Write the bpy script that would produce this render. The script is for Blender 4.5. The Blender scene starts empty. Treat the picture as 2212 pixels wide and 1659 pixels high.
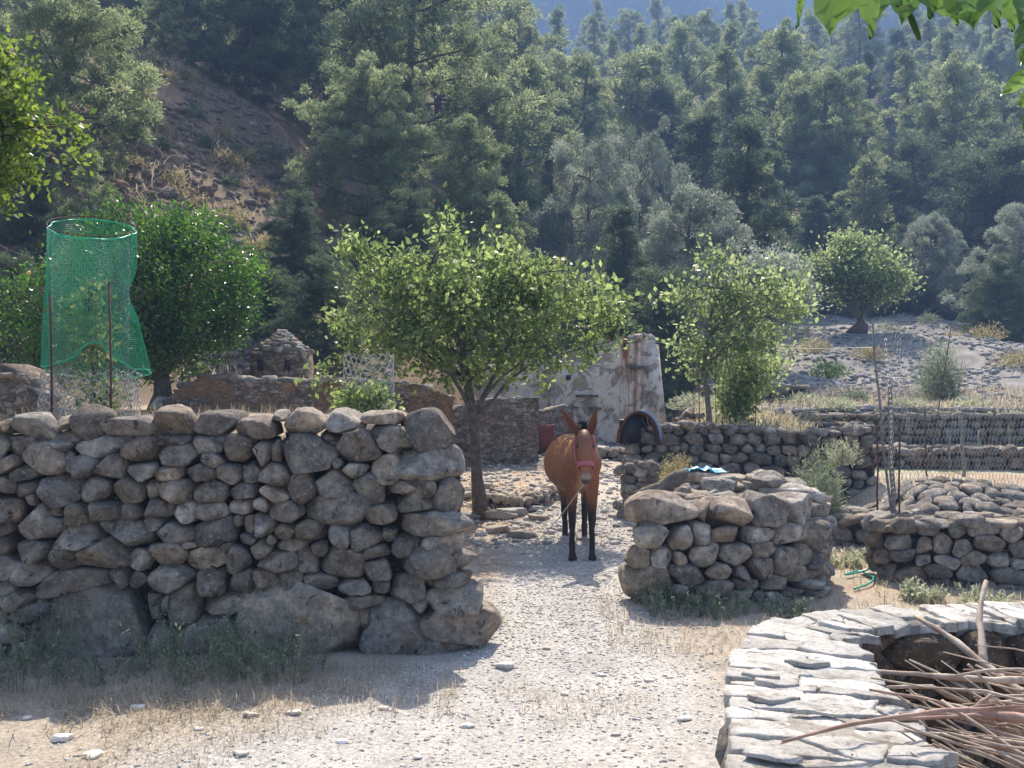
import bpy, bmesh, math, random
import numpy as np
from mathutils import Vector, Matrix, noise as mnoise
R = math.radians
C = bpy.context.scene.collection
sc = bpy.context.scene
random.seed(7)
rng = np.random.default_rng(11)

# ------------------------------------------------------------------ camera, light, exposure
F = 900.0; HZ = 396.0; CH = 1.8            # focal length in pixels of a 1024 wide frame, horizon row, eye height
cam_d = bpy.data.cameras.new('camera'); cam = bpy.data.objects.new('camera', cam_d); C.objects.link(cam)
cam.location = (0, 0, CH); cam.rotation_euler = (R(90), 0, 0)
cam_d.lens = F/1024*36; cam_d.sensor_width = 36; cam_d.shift_y = (HZ-384)/1024
cam_d.clip_start = 0.05; cam_d.clip_end = 3000
sc.camera = cam
SUN_EL, SUN_AZ = R(53), R(4)              # azimuth clockwise from +Y (behind the scene)
w = bpy.data.worlds.new('World'); sc.world = w; w.use_nodes = True
nt = w.node_tree; bg = nt.nodes['Background']
sky = nt.nodes.new('ShaderNodeTexSky'); sky.sky_type = 'NISHITA'; sky.sun_disc = False
sky.sun_elevation = SUN_EL; sky.sun_rotation = SUN_AZ
nt.links.new(sky.outputs[0], bg.inputs[0]); bg.inputs[1].default_value = 0.10
sky.dust_density = 3.0; sky.ozone_density = .4
sd = bpy.data.lights.new('sun', 'SUN'); sd.energy = 5.0; sd.angle = R(0.6); sd.color = (1, .90, .76)
sun = bpy.data.objects.new('sun', sd); C.objects.link(sun)
sv = Vector((math.sin(SUN_AZ)*math.cos(SUN_EL), math.cos(SUN_AZ)*math.cos(SUN_EL), math.sin(SUN_EL)))
sun.rotation_euler = sv.to_track_quat('Z', 'Y').to_euler(); sun.location = (0, 40, 60)
sc.view_settings.view_transform = 'Standard'; sc.view_settings.look = 'None'
sc.view_settings.exposure = 1.68; sc.view_settings.gamma = 1
cy = sc.cycles
cy.use_denoising = True; cy.max_bounces = 6; cy.diffuse_bounces = 3; cy.glossy_bounces = 2
cy.transmission_bounces = 3; cy.volume_bounces = 0; cy.transparent_max_bounces = 8
cy.sample_clamp_indirect = 4; cy.filter_width = 1.5

# ------------------------------------------------------------------ helpers
def px(x, y, Y):                            # photograph point (1024 x 768) at distance Y
    return np.array([(x-512)/F*Y, Y, CH-(y-HZ)/F*Y])
def q(x, y, Y): return px(x*.46293, y*.46293, Y)   # the same from the 2212 px wide view
def ss(a, b, t):
    t = np.clip((np.asarray(t, float)-a)/(b-a), 0, 1); return t*t*(3-2*t)
def hash3(i, j, k):
    n = (i*374761393 + j*668265263 + k*1274126177) & 0x7fffffff
    n = ((n ^ (n >> 13))*1274126177) & 0x7fffffff
    return ((n ^ (n >> 16)) & 0xffff)/65535.0
def vnoise(p):
    p = np.asarray(p, float); i = np.floor(p).astype(np.int64); f = p-i; f = f*f*(3-2*f); r = 0
    for a in (0, 1):
        for b in (0, 1):
            for c in (0, 1):
                wgt = (f[..., 0] if a else 1-f[..., 0])*(f[..., 1] if b else 1-f[..., 1])*(f[..., 2] if c else 1-f[..., 2])
                r = r + wgt*hash3(i[..., 0]+a, i[..., 1]+b, i[..., 2]+c)
    return r*2-1
def fbm(p, o=4):
    s = 0; a = 1
    for k in range(o): s = s+a*vnoise(p*2**k+17.3*k); a *= .5
    return s
def fb2(x, y, s, o=4, z=0.):
    return fbm(np.stack([x*s, y*s, np.full(np.shape(x), z+.5)], -1), o)

def link(name, me, mat, parent=None):
    o = bpy.data.objects.new(name, me); C.objects.link(o)
    if mat is not None: me.materials.append(mat)
    if parent: o.parent = parent
    return o
def mesh_np(name, V, Fc, col=None, smooth=False):
    """V (n,3); Fc one (m,k) array or a list of them"""
    if not isinstance(Fc, (list, tuple)): Fc = [Fc]
    Fc = [np.asarray(f, np.int32) for f in Fc if len(f)]
    me = bpy.data.meshes.new(name)
    me.vertices.add(len(V)); me.vertices.foreach_set('co', np.asarray(V, np.float32).ravel())
    nl = sum(f.size for f in Fc); npol = sum(len(f) for f in Fc)
    me.loops.add(nl); me.polygons.add(npol)
    me.loops.foreach_set('vertex_index', np.concatenate([f.ravel() for f in Fc]))
    tot = np.concatenate([np.full(len(f), f.shape[1], np.int32) for f in Fc])
    st = np.concatenate([[0], np.cumsum(tot)[:-1]]).astype(np.int32)
    me.polygons.foreach_set('loop_start', st); me.polygons.foreach_set('loop_total', tot)
    if smooth: me.polygons.foreach_set('use_smooth', np.ones(npol, bool))
    me.update(calc_edges=True)
    if col is not None:
        a = me.color_attributes.new('Col', 'FLOAT_COLOR', 'POINT')
        cc = np.ones((len(V), 4), np.float32); cc[:, :3] = col; a.data.foreach_set('color', cc.ravel())
    return me
class MB:
    """collects vertices and faces into one mesh"""
    def __init__(s): s.V = []; s.F = {}; s.n = 0; s.c = []; s.hc = False
    def add(s, V, Fc, col=None):
        V = np.asarray(V, float)
        if not isinstance(Fc, (list, tuple)): Fc = [Fc]
        for f in Fc:
            f = np.asarray(f, np.int64)
            if len(f): s.F.setdefault(f.shape[1], []).append(f+s.n)
        s.V.append(V); s.n += len(V)
        if col is not None: s.hc = True
        s.c.append(np.broadcast_to(np.asarray(col if col is not None else (.5, .5, .5), float), (len(V), 3)))
    def build(s, name, mat, parent=None, smooth=False):
        me = mesh_np(name, np.concatenate(s.V), [np.concatenate(f) for f in s.F.values()], np.concatenate(s.c) if s.hc else None, smooth)
        return link(name, me, mat, parent)
def tube(mb, P, rad, n=6, col=None, squash=None):
    P = np.asarray(P, float); m = len(P); rad = np.broadcast_to(np.asarray(rad, float), (m,))
    T = np.gradient(P, axis=0); T /= np.linalg.norm(T, axis=1)[:, None]+1e-9
    up = np.array([0, 0, 1.]) if abs(T[0][2]) < .9 else np.array([1., 0, 0])
    N = np.cross(T, up); N /= np.linalg.norm(N, axis=1)[:, None]+1e-9; B = np.cross(T, N)
    a = np.linspace(0, 2*np.pi, n, endpoint=False)
    V = P[:, None]+rad[:, None, None]*(np.cos(a)[None, :, None]*N[:, None]+np.sin(a)[None, :, None]*B[:, None])
    V = V.reshape(-1, 3); i = np.arange(m-1)[:, None]*n; j = np.arange(n)[None]; k = (j+1) % n
    Fq = np.stack([i+j, i+k, i+n+k, i+n+j], -1).reshape(-1, 4)
    V = np.concatenate([V, P[:1], P[-1:]]); c0, c1 = m*n, m*n+1
    jj = np.arange(n); kk = (jj+1) % n
    T3 = np.concatenate([np.stack([kk, jj, np.full(n, c0)], -1), np.stack([(m-1)*n+jj, (m-1)*n+kk, np.full(n, c1)], -1)])
    mb.add(V, [Fq, T3], col)
def segs(mb, A, B, r, n=3):
    """many straight thin prisms A->B"""
    A = np.asarray(A, float); B = np.asarray(B, float); T = B-A; T /= np.linalg.norm(T, axis=1)[:, None]+1e-9
    up = np.where(np.abs(T[:, 2:3]) < .9, [[0, 0, 1.]], [[1., 0, 0]]); N = np.cross(T, up); N /= np.linalg.norm(N, axis=1)[:, None]; Bn = np.cross(T, N)
    a = np.linspace(0, 2*np.pi, n, endpoint=False)
    off = r*(np.cos(a)[None, :, None]*N[:, None]+np.sin(a)[None, :, None]*Bn[:, None])
    V = np.concatenate([A[:, None]+off, B[:, None]+off], 1).reshape(-1, 3)
    i = np.arange(len(A))[:, None]*2*n; j = np.arange(n)[None]; k = (j+1) % n
    mb.add(V, np.stack([i+j, i+k, i+n+k, i+n+j], -1).reshape(-1, 4))
def box(mb, c, s, rz=0, col=None, jit=0, tilt=(0, 0)):
    v = np.array([[x, y, z] for x in (-1, 1) for y in (-1, 1) for z in (-1, 1)], float)*np.asarray(s)/2
    if jit: v += rng.normal(0, jit, v.shape)
    M = np.array((Matrix.Rotation(rz, 3, 'Z') @ Matrix.Rotation(tilt[0], 3, 'X') @ Matrix.Rotation(tilt[1], 3, 'Y')))
    mb.add(v@M.T+np.asarray(c), np.array([[0, 1, 3, 2], [4, 6, 7, 5], [0, 4, 5, 1], [2, 3, 7, 6], [0, 2, 6, 4], [1, 5, 7, 3]]), col)
def tag(o, label=None, cat=None, group=None, kind=None):
    if label: o['label'] = label
    if cat: o['category'] = cat
    if group: o['group'] = group
    if kind: o['kind'] = kind
    return o
def empty(name, loc, label, cat, group=None, rz=0):
    o = bpy.data.objects.new(name, None); C.objects.link(o); o.location = tuple(loc); o.rotation_euler = (0, 0, rz)
    o.empty_display_size = .2
    return tag(o, label, cat, group)
def copy_tree(o, parent=None):
    c = o.copy(); C.objects.link(c); c.parent = parent
    for ch in [k for k in ALLCH.get(o.name, [])]: copy_tree(ch, c)
    return c
ALLCH = {}
def kids(o): ALLCH[o.name] = [c for c in bpy.data.objects if c.parent == o]
# ------------------------------------------------------------------ materials
def mat(name, base=None, rough=.85, spec=.3, build=None, bump=None):
    m = bpy.data.materials.new(name); m.use_nodes = True; t = m.node_tree; b = t.nodes['Principled BSDF']
    b.inputs['Roughness'].default_value = rough; b.inputs['Specular IOR Level'].default_value = spec
    if base: b.inputs['Base Color'].default_value = (*base, 1)
    if build: build(t, b)
    return m
def N(t, typ, **k):
    n = t.nodes.new(typ)
    for a, v in k.items():
        if a in n.inputs and not hasattr(n, a): n.inputs[a].default_value = v
        else: setattr(n, a, v)
    return n
def noise_n(t, scale, det=5, rough=.6, coord='Object', dist=0):
    tc = N(t, 'ShaderNodeTexCoord'); n = N(t, 'ShaderNodeTexNoise'); n.inputs['Scale'].default_value = scale
    n.inputs['Detail'].default_value = det; n.inputs['Roughness'].default_value = rough; n.inputs['Distortion'].default_value = dist
    t.links.new(tc.outputs[coord], n.inputs['Vector']); return n
def ramp(t, src, stops):
    r = N(t, 'ShaderNodeValToRGB'); e = r.color_ramp.elements
    while len(e) < len(stops): e.new(.5)
    for i, (p, c) in enumerate(stops):
        e[i].position = p; e[i].color = (*c, 1) if len(c) == 3 else c
    t.links.new(src, r.inputs[0]); return r.outputs[0]
def mix(t, f, a, b, mode='MIX'):
    m = N(t, 'ShaderNodeMix', data_type='RGBA', blend_type=mode)
    for s, v in ((m.inputs[0], f), (m.inputs[6], a), (m.inputs[7], b)):
        if isinstance(v, (int, float)): s.default_value = v
        elif isinstance(v, tuple): s.default_value = (*v, 1)
        else: t.links.new(v, s)
    return m.outputs[2]
def bump(t, b, src, dist, strength=1):
    u = N(t, 'ShaderNodeBump'); u.inputs['Distance'].default_value = dist; u.inputs['Strength'].default_value = strength
    t.links.new(src, u.inputs['Height']); t.links.new(u.outputs[0], b.inputs['Normal'])
def g(v): return (v, v, v)
def attr(t): return N(t, 'ShaderNodeAttribute', attribute_name='Col').outputs[0]

def stone_b(lich=1., warm=1.):
    def f(t, b):
        a = attr(t)
        n1 = noise_n(t, 10, 8, .74); n2 = noise_n(t, 30, 5, .75); n3 = noise_n(t, 2.2, 3)
        c = mix(t, 1, a, ramp(t, n1.outputs[0], [(.32, (.34, .33, .34)), (.5, (.95, .92, .88)), (.68, (1.85, 1.76, 1.64))]), 'MULTIPLY')
        c = mix(t, ramp(t, n3.outputs[0], [(.50, g(0)), (.68, g(.55*warm))]), c, (.22, .15, .095))
        pale = ramp(t, n2.outputs[0], [(.57, g(0)), (.615, g(.85*lich))])
        c = mix(t, pale, c, (.46, .45, .41))
        v = noise_n(t, 11, 4, .75, dist=.6)
        c = mix(t, ramp(t, v.outputs[0], [(.585, g(0)), (.67, g(.85*lich))]), c, (.035, .034, .033))
        o = noise_n(t, 4.6, 4, .7, dist=1)
        c = mix(t, ramp(t, o.outputs[0], [(.62, g(0)), (.70, g(.8*lich))]), c, (.36, .19, .06))
        t.links.new(c, b.inputs['Base Color'])
        nb = noise_n(t, 22, 9, .8); bump(t, b, nb.outputs[0], .05, 1)
    return f
M = {}
M['stone'] = mat('stone', rough=.9, build=stone_b())
M['stone_far'] = mat('stone_far', rough=.9, build=stone_b(.7, .8))
def slab_b(t, b):
    a = attr(t); n1 = noise_n(t, 9, 7, .7); n2 = noise_n(t, 40, 5, .7)
    c = mix(t, 1, a, ramp(t, n1.outputs[0], [(.3, (.5, .46, .42)), (.5, (1, 1, 1)), (.75, (1.15, 1.15, 1.15))]), 'MULTIPLY')
    c = mix(t, ramp(t, n2.outputs[0], [(.56, g(0)), (.66, g(.65))]), c, (.17, .15, .13))
    t.links.new(c, b.inputs['Base Color']); bump(t, b, noise_n(t, 45, 8, .75).outputs[0], .02, 1)
M['slab'] = mat('slab', rough=.85, build=slab_b)
def col_b(scale=40, amt=.35, bd=.01):
    def f(t, b):
        n = noise_n(t, scale, 5, .7)
        c = mix(t, 1, attr(t), ramp(t, n.outputs[0], [(.3, g(1-amt)), (.7, g(1+amt))]), 'MULTIPLY')
        t.links.new(c, b.inputs['Base Color']); bump(t, b, n.outputs[0], bd, .8)
    return f
M['ground'] = mat('ground', rough=.95, spec=.1, build=col_b(38, .42, .02))
M['pebble'] = mat('pebble', rough=.9, spec=.2, build=col_b(60, .25, .003))
M['coat'] = mat('coat', rough=.55, spec=.35, build=col_b(60, .16, .002))
M['bark'] = mat('bark', rough=.95, build=lambda t, b: (t.links.new(ramp(t, noise_n(t, 14, 6, .7).outputs[0], [(.3, (.05, .04, .032)), (.7, (.19, .16, .13))]), b.inputs['Base Color']), bump(t, b, noise_n(t, 22, 6, .7).outputs[0], .02, .8)))
M['bark_grey'] = mat('bark_grey', rough=.95, build=lambda t, b: (t.links.new(ramp(t, noise_n(t, 14, 6, .7).outputs[0], [(.3, (.08, .07, .055)), (.7, (.26, .23, .19))]), b.inputs['Base Color']), bump(t, b, noise_n(t, 22, 6, .7).outputs[0], .01, .8)))
def leaf(name, c1, c2, trans=.45, rough=.4, spec=.5, ctr=None):
    m = bpy.data.materials.new(name); m.use_nodes = True; t = m.node_tree; b = t.nodes['Principled BSDF']; out = t.nodes['Material Output']
    b.inputs['Roughness'].default_value = rough; b.inputs['Specular IOR Level'].default_value = spec
    a = attr(t); s = N(t, 'ShaderNodeSeparateColor'); t.links.new(a, s.inputs[0])
    c = mix(t, s.outputs[0], c1, c2); t.links.new(c, b.inputs['Base Color'])
    tr = N(t, 'ShaderNodeBsdfTranslucent')
    c3 = mix(t, s.outputs[0], tuple(min(.9, v*2.0) for v in (c1 if ctr is None else ctr)), tuple(min(.9, v*2.1) for v in (c2 if ctr is None else ctr)))
    t.links.new(c3, tr.inputs[0])
    mx = N(t, 'ShaderNodeMixShader'); mx.inputs[0].default_value = trans
    t.links.new(b.outputs[0], mx.inputs[1]); t.links.new(tr.outputs[0], mx.inputs[2]); t.links.new(mx.outputs[0], out.inputs[0])
    return m
M['pine'] = leaf('pine', (.072, .102, .047), (.27, .31, .165), .53, .6, .2)
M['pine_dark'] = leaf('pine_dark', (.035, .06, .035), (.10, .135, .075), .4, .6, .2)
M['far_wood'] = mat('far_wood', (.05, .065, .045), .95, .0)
M['olive'] = leaf('olive', (.10, .13, .09), (.30, .33, .27), .4, .5, .3)
M['fruit'] = leaf('fruit', (.07, .11, .035), (.23, .29, .10), .55, .42, .35)
M['carob'] = leaf('carob', (.018, .055, .010), (.09, .19, .02), .38, .35, .45)
M['apricot'] = leaf('apricot', (.09, .13, .055), (.25, .30, .13), .55, .42, .35)
M['yellowgreen'] = leaf('yellowgreen', (.045, .095, .015), (.19, .25, .035), .45, .3, .6)
M['mulberry'] = leaf('mulberry', (.06, .13, .03), (.13, .22, .045), .55, .35, .5)
M['grass_dry'] = leaf('grass_dry', (.22, .175, .12), (.41, .35, .26), .35, .6, .3)
M['scrub'] = leaf('scrub', (.16, .13, .06), (.36, .32, .17), .35, .6, .3)
M['herb'] = leaf('herb', (.10, .13, .08), (.24, .28, .19), .35, .5, .3)
M['herb_pale'] = leaf('herb_pale', (.22, .24, .15), (.42, .44, .31), .35, .6, .3)
M['stem'] = mat('stem', (.16, .17, .10), .8)
M['wood'] = mat('wood', rough=.8, build=lambda t, b: (t.links.new(ramp(t, noise_n(t, 9, 6, .7).outputs[0], [(.3, (.24, .16, .11)), (.7, (.62, .52, .42))]), b.inputs['Base Color']), bump(t, b, noise_n(t, 45, 6, .7).outputs[0], .006, .8)))
M['wood_red'] = mat('wood_red', rough=.7, build=lambda t, b: (t.links.new(ramp(t, noise_n(t, 12, 6, .7).outputs[0], [(.3, (.24, .13, .095)), (.7, (.48, .33, .26))]), b.inputs['Base Color']), bump(t, b, noise_n(t, 45, 6, .7).outputs[0], .005, .8)))
M['post'] = mat('post', rough=.9, build=lambda t, b: (t.links.new(ramp(t, noise_n(t, 16, 6, .7).outputs[0], [(.3, (.10, .085, .07)), (.7, (.30, .27, .23))]), b.inputs['Base Color'])))
M['rust'] = mat('rust', rough=.8, build=lambda t, b: t.links.new(ramp(t, noise_n(t, 30, 5).outputs[0], [(.3, (.05, .025, .018)), (.7, (.15, .07, .045))]), b.inputs['Base Color']))
M['wire'] = mat('wire', (.30, .30, .30), .45, .6); M['wire'].node_tree.nodes['Principled BSDF'].inputs['Metallic'].default_value = .5
M['wire_new'] = mat('wire_new', (.42, .42, .42), .4, .6)
M['net'] = leaf('net', (.02, .34, .20), (.05, .48, .32), .35, .35, .6)
M['hose'] = mat('hose', (.02, .35, .26), .35, .5)
M['pink'] = mat('pink', (.47, .13, .12), .6, .3)
M['rope'] = mat('rope', (.45, .38, .28), .8, .2)
M['black'] = mat('black', (.012, .011, .011), .5, .4)
M['eye'] = mat('eye', (.01, .008, .006), .08, .9)
M['bluebag'] = mat('bluebag', rough=.35, spec=.5, build=lambda t, b: (t.links.new(ramp(t, noise_n(t, 30, 4).outputs[0], [(.35, (.04, .30, .50)), (.65, (.22, .58, .76))]), b.inputs['Base Color'])))
M['soil'] = mat('soil', rough=.95, build=lambda t, b: (t.links.new(ramp(t, noise_n(t, 7, 7, .7).outputs[0], [(.3, (.05, .035, .025)), (.7, (.17, .125, .09))]), b.inputs['Base Color']), bump(t, b, noise_n(t, 16, 7, .7).outputs[0], .05, .8)))
M['door'] = mat('door', rough=.8, build=lambda t, b: t.links.new(ramp(t, noise_n(t, 9, 5).outputs[0], [(.3, (.10, .022, .016)), (.7, (.20, .05, .035))]), b.inputs['Base Color']))
def rubble_b(t, b, th_=.46):
    tc = N(t, 'ShaderNodeTexCoord'); mp = N(t, 'ShaderNodeMapping'); mp.inputs['Scale'].default_value = (1, 1, 1.7)
    wz = noise_n(t, 5, 3); ad = N(t, 'ShaderNodeVectorMath', operation='MULTIPLY_ADD'); t.links.new(wz.outputs['Color'], ad.inputs[0]); ad.inputs[1].default_value = (.16, .16, .16); t.links.new(tc.outputs['Object'], ad.inputs[2])
    t.links.new(ad.outputs[0], mp.inputs[0])
    v = N(t, 'ShaderNodeTexVoronoi', feature='DISTANCE_TO_EDGE'); v.inputs['Scale'].default_value = 8.5; t.links.new(mp.outputs[0], v.inputs['Vector'])
    vc = N(t, 'ShaderNodeTexVoronoi'); vc.inputs['Scale'].default_value = 8.5; t.links.new(mp.outputs[0], vc.inputs['Vector'])
    s = N(t, 'ShaderNodeSeparateColor'); t.links.new(vc.outputs['Color'], s.inputs[0])
    cs = ramp(t, s.outputs[0], [(.0, (.13, .10, .08)), (.5, (.25, .20, .155)), (1, (.34, .30, .25))])
    cs = mix(t, .8, cs, ramp(t, noise_n(t, 22, 6, .7).outputs[0], [(.3, g(.55)), (.7, g(1.4))]), 'MULTIPLY')
    edge = ramp(t, v.outputs['Distance'], [(.01, g(.8)), (.08, g(0))])
    c = mix(t, edge, cs, (.15, .095, .06))
    pl = noise_n(t, 1.3, 4, .65, dist=.6)                      # remaining render
    m = ramp(t, pl.outputs[0], [(th_, g(0)), (th_+.06, g(.9))])
    c = mix(t, m, c, ramp(t, noise_n(t, 6, 5).outputs[0], [(.3, (.20, .115, .065)), (.7, (.32, .20, .12))]))
    t.links.new(c, b.inputs['Base Color'])
    h = N(t, 'ShaderNodeMath', operation='MULTIPLY_ADD'); t.links.new(ramp(t, v.outputs['Distance'], [(0, g(0)), (.15, g(1))]), h.inputs[0]); h.inputs[1].default_value = .6
    t.links.new(noise_n(t, 20, 6, .7).outputs[0], h.inputs[2]); bump(t, b, h.outputs[0], .05, .9)
M['rubble'] = mat('rubble', rough=.95, build=rubble_b)
M['rubble_grey'] = mat('rubble_grey', rough=.95, build=lambda t, b: rubble_b(t, b, .66))
def plaster_b(t, b):
    tc = N(t, 'ShaderNodeTexCoord'); n = noise_n(t, 2.3, 6, .7, dist=.7); n2 = noise_n(t, 7, 6, .7)
    c = ramp(t, n2.outputs[0], [(.25, (.42, .35, .29)), (.5, (.60, .52, .44)), (.75, (.72, .65, .57))])
    hole = ramp(t, n.outputs[0], [(.52, g(0)), (.58, g(.9))])
    st = ramp(t, noise_n(t, 9, 5).outputs[0], [(.3, (.17, .125, .09)), (.7, (.42, .34, .265))])
    c = mix(t, hole, c, st)
    # rust coloured streaks running down the pier
    mp = N(t, 'ShaderNodeMapping'); mp.inputs['Scale'].default_value = (9, 9, .7); t.links.new(tc.outputs['Object'], mp.inputs[0])
    ns = N(t, 'ShaderNodeTexNoise'); ns.inputs['Scale'].default_value = 1.2; t.links.new(mp.outputs[0], ns.inputs['Vector'])
    sp = N(t, 'ShaderNodeSeparateXYZ'); t.links.new(tc.outputs['Object'], sp.inputs[0])
    band = N(t, 'ShaderNodeMapRange'); t.links.new(sp.outputs[0], band.inputs[0]); band.inputs[1].default_value = 2.40; band.inputs[2].default_value = 2.52
    band2 = N(t, 'ShaderNodeMapRange'); t.links.new(sp.outputs[0], band2.inputs[0]); band2.inputs[1].default_value = 3.02; band2.inputs[2].default_value = 2.86
    ml = N(t, 'ShaderNodeMath', operation='MULTIPLY'); t.links.new(band.outputs[0], ml.inputs[0]); t.links.new(band2.outputs[0], ml.inputs[1])
    m2 = N(t, 'ShaderNodeMath', operation='MULTIPLY'); t.links.new(ml.outputs[0], m2.inputs[0])
    t.links.new(ramp(t, ns.outputs[0], [(.38, g(0)), (.6, g(.95))]), m2.inputs[1])
    c = mix(t, m2.outputs[0], c, (.30, .12, .045))
    t.links.new(c, b.inputs['Base Color'])
    h = N(t, 'ShaderNodeMath', operation='SUBTRACT'); t.links.new(n2.outputs[0], h.inputs[0]); t.links.new(hole, h.inputs[1]); bump(t, b, h.outputs[0], .04, .8)
M['plaster'] = mat('plaster', rough=.95, build=plaster_b)

# ------------------------------------------------------------------ terrain
def H(x, y):
    x = np.asarray(x, float); y = np.asarray(y, float)
    zc = .07*np.clip(y-10, 0, 10)+.10*np.clip(y-20, 0, 15)+.32*np.clip(y-35, 0, 15)
    zr = 1.2+.065*np.clip(y-14, 0, 8)+.185*np.clip(y-22, 0, 28)
    zr = zr-.13*np.clip(x-12, 0, 14)*ss(24, 40, y)
    xe = 1.95+np.clip(y-13.3, 0, 40)*.25; yt = 13.45+5.5*ss(4.7, 5.3, x)
    TR = ss(0, .5, x-xe)*ss(0, .35, y-yt); z = zc*(1-TR)+zr*TR
    low = ss(4.4, 5.2, x)*(1-TR)*ss(9, 12, y); z = z*(1-low)+(.15+.035*y)*low
    sl = .15+.048*np.clip(-x, 0, 13)
    zl = 1.38+.025*np.clip(y-7, 0, 10)+sl*np.clip(y-16.5, 0, 15.5)+.35*np.clip(y-32, 0, 18)
    TL = ss(-.9, -1.7, x+.0*y)*ss(6.55, 6.9, y)
    TLf = np.maximum(TL, ss(2, -2, x)*ss(20, 30, y))
    z = z*(1-TLf)+zl*TLf
    z = z+.525*np.clip(y-50, 0, 85)+(.1*np.clip(y-135, 0, 100))
    far = ss(14, 40, y)
    z = z+far*(fb2(x, y, .09, 4)*.9+fb2(x, y, .5, 4, 4)*.28)
    z = z+fb2(x, y, .7, 3, 9)*.035+fb2(x, y, 3.1, 3, 2)*.012
    # bank of straw and soil at the foot of the left wall
    z = z+.05*ss(6.6, 5.9, y)*ss(4.2, 5.6, y)*ss(-.2, -1.2, x)
    # hollow of the round stone enclosure
    return z
def Hs(x, y): return float(H(np.array([x]), np.array([y]))[0])

def warp(n, a, b, k):
    t = np.linspace(-1, 1, n); s = np.sinh(k*t)/np.sinh(k); return np.where(s < 0, -s*a, s*b)
xs = warp(420, -130, 130, 4.2)+.0; ys = np.concatenate([np.linspace(-12, 1.5, 20)[:-1], np.linspace(1.5, 15, 190)[:-1], 15+warp(2*220-1, 0, 185, 3.2)[219:]])
X, Y = np.meshgrid(xs, ys)
PIT = ((X-2.55)**2/1.30**2+(Y-3.0)**2/1.18**2) < 1
Z = H(X, Y)
def gcol(X, Y):
    n = fb2(X, Y, 1.1, 5); n2 = fb2(X, Y, 5, 4, 3); n3 = fb2(X, Y, .25, 4, 6)
    straw = np.array([.38, .325, .26]); grav = np.array([.44, .41, .375]); dirt = np.array([.40, .29, .20])
    field = np.array([.40, .40, .24]); scree = np.array([.25, .232, .21]); floor = np.array([.15, .105, .07]); dry = np.array([.25, .18, .11])
    pc = np.interp(Y, [0, 4.5, 8, 10, 13, 20], [.3, .05, .55, .75, 1.1, 1.9]); pw = np.interp(Y, [0, 3, 4.2, 5.2, 6.5, 10, 20], [3.0, 2.6, 2.0, 1.2, .75, .8, .7])
    path = ss(1.25, .6, np.abs(X-pc)/pw+n*.22)
    c = straw*(1-path[..., None])+grav*path[..., None]
    d = ss(7, 9, Y)*(1-path)*ss(-.2, .5, n+.2); c = c*(1-d[..., None])+dirt*d[..., None]
    up = ss(10, 17, Y)*.5; c = c*(1-up[..., None])+np.array([.5, .40, .30])*up[..., None]
    f = ss(13.4, 14, Y)*ss(1.8, 2.4, X-(Y-13.3)*.25)*ss(31, 20, Y+n*3); c = c*(1-f[..., None])+(field*(1+.25*n2[..., None]))*f[..., None]
    s = ss(17, 24, Y+n*4)*ss(1.5, 3.5, X)*ss(70, 52, Y+n*4+.3*X); c = c*(1-s[..., None])+(scree*(1+.25*n2[..., None]))*s[..., None]
    l = ss(15, 18, Y)*ss(3, 0, X); c = c*(1-l[..., None])+(floor*(1-ss(-.1, .4, n3)[..., None])+dry*ss(-.1, .4, n3)[..., None])*l[..., None]
    o = ss(50, 60, Y+n*5+.3*X); c = c*(1-o[..., None])+(floor*(1+.4*n2[..., None]))*o[..., None]
    return np.clip(c*(1+.18*n2[..., None]), .02, .9)
Z = np.where(PIT, Z-.75*ss(1, .8, ((X-2.55)**2/1.30**2+(Y-3.0)**2/1.18**2)), Z)
nx, ny = len(xs), len(ys); I = (np.arange(ny-1)[:, None]*nx+np.arange(nx-1)[None]).ravel()
me = mesh_np('ground', np.stack([X, Y, Z], -1).reshape(-1, 3), np.stack([I, I+1, I+nx+1, I+nx], -1), gcol(X, Y).reshape(-1, 3), True)
tag(link('ground', me, M['ground']), kind='structure')

# distant mountain
mx = np.linspace(-420, 460, 240); my = np.linspace(190, 620, 150); X, Y = np.meshgrid(mx, my)
Z = 35+.82*(Y-200)+fb2(X, Y, .011, 5)*34+fb2(X, Y, .06, 4, 5)*5-.05*X
n = fb2(X, Y, .035, 5, 8); n2 = fb2(X, Y, .09, 4, 3)
rk = ss(.5, .7, n+.2*n2)[..., None]; col = np.array([.05, .05, .042])*(1-rk)+np.array([.20, .17, .14])*rk
ny2, nx2 = len(my), len(mx); I = (np.arange(ny2-1)[:, None]*nx2+np.arange(nx2-1)[None]).ravel()
me = mesh_np('mountain', np.stack([X, Y, Z], -1).reshape(-1, 3), np.stack([I, I+1, I+nx2+1, I+nx2], -1), col.reshape(-1, 3), True)
M['mountain'] = mat('mountain', rough=.95, spec=.05, build=col_b(.25, .5, 2.))
tag(link('mountain', me, M['mountain']), kind='structure')

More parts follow.
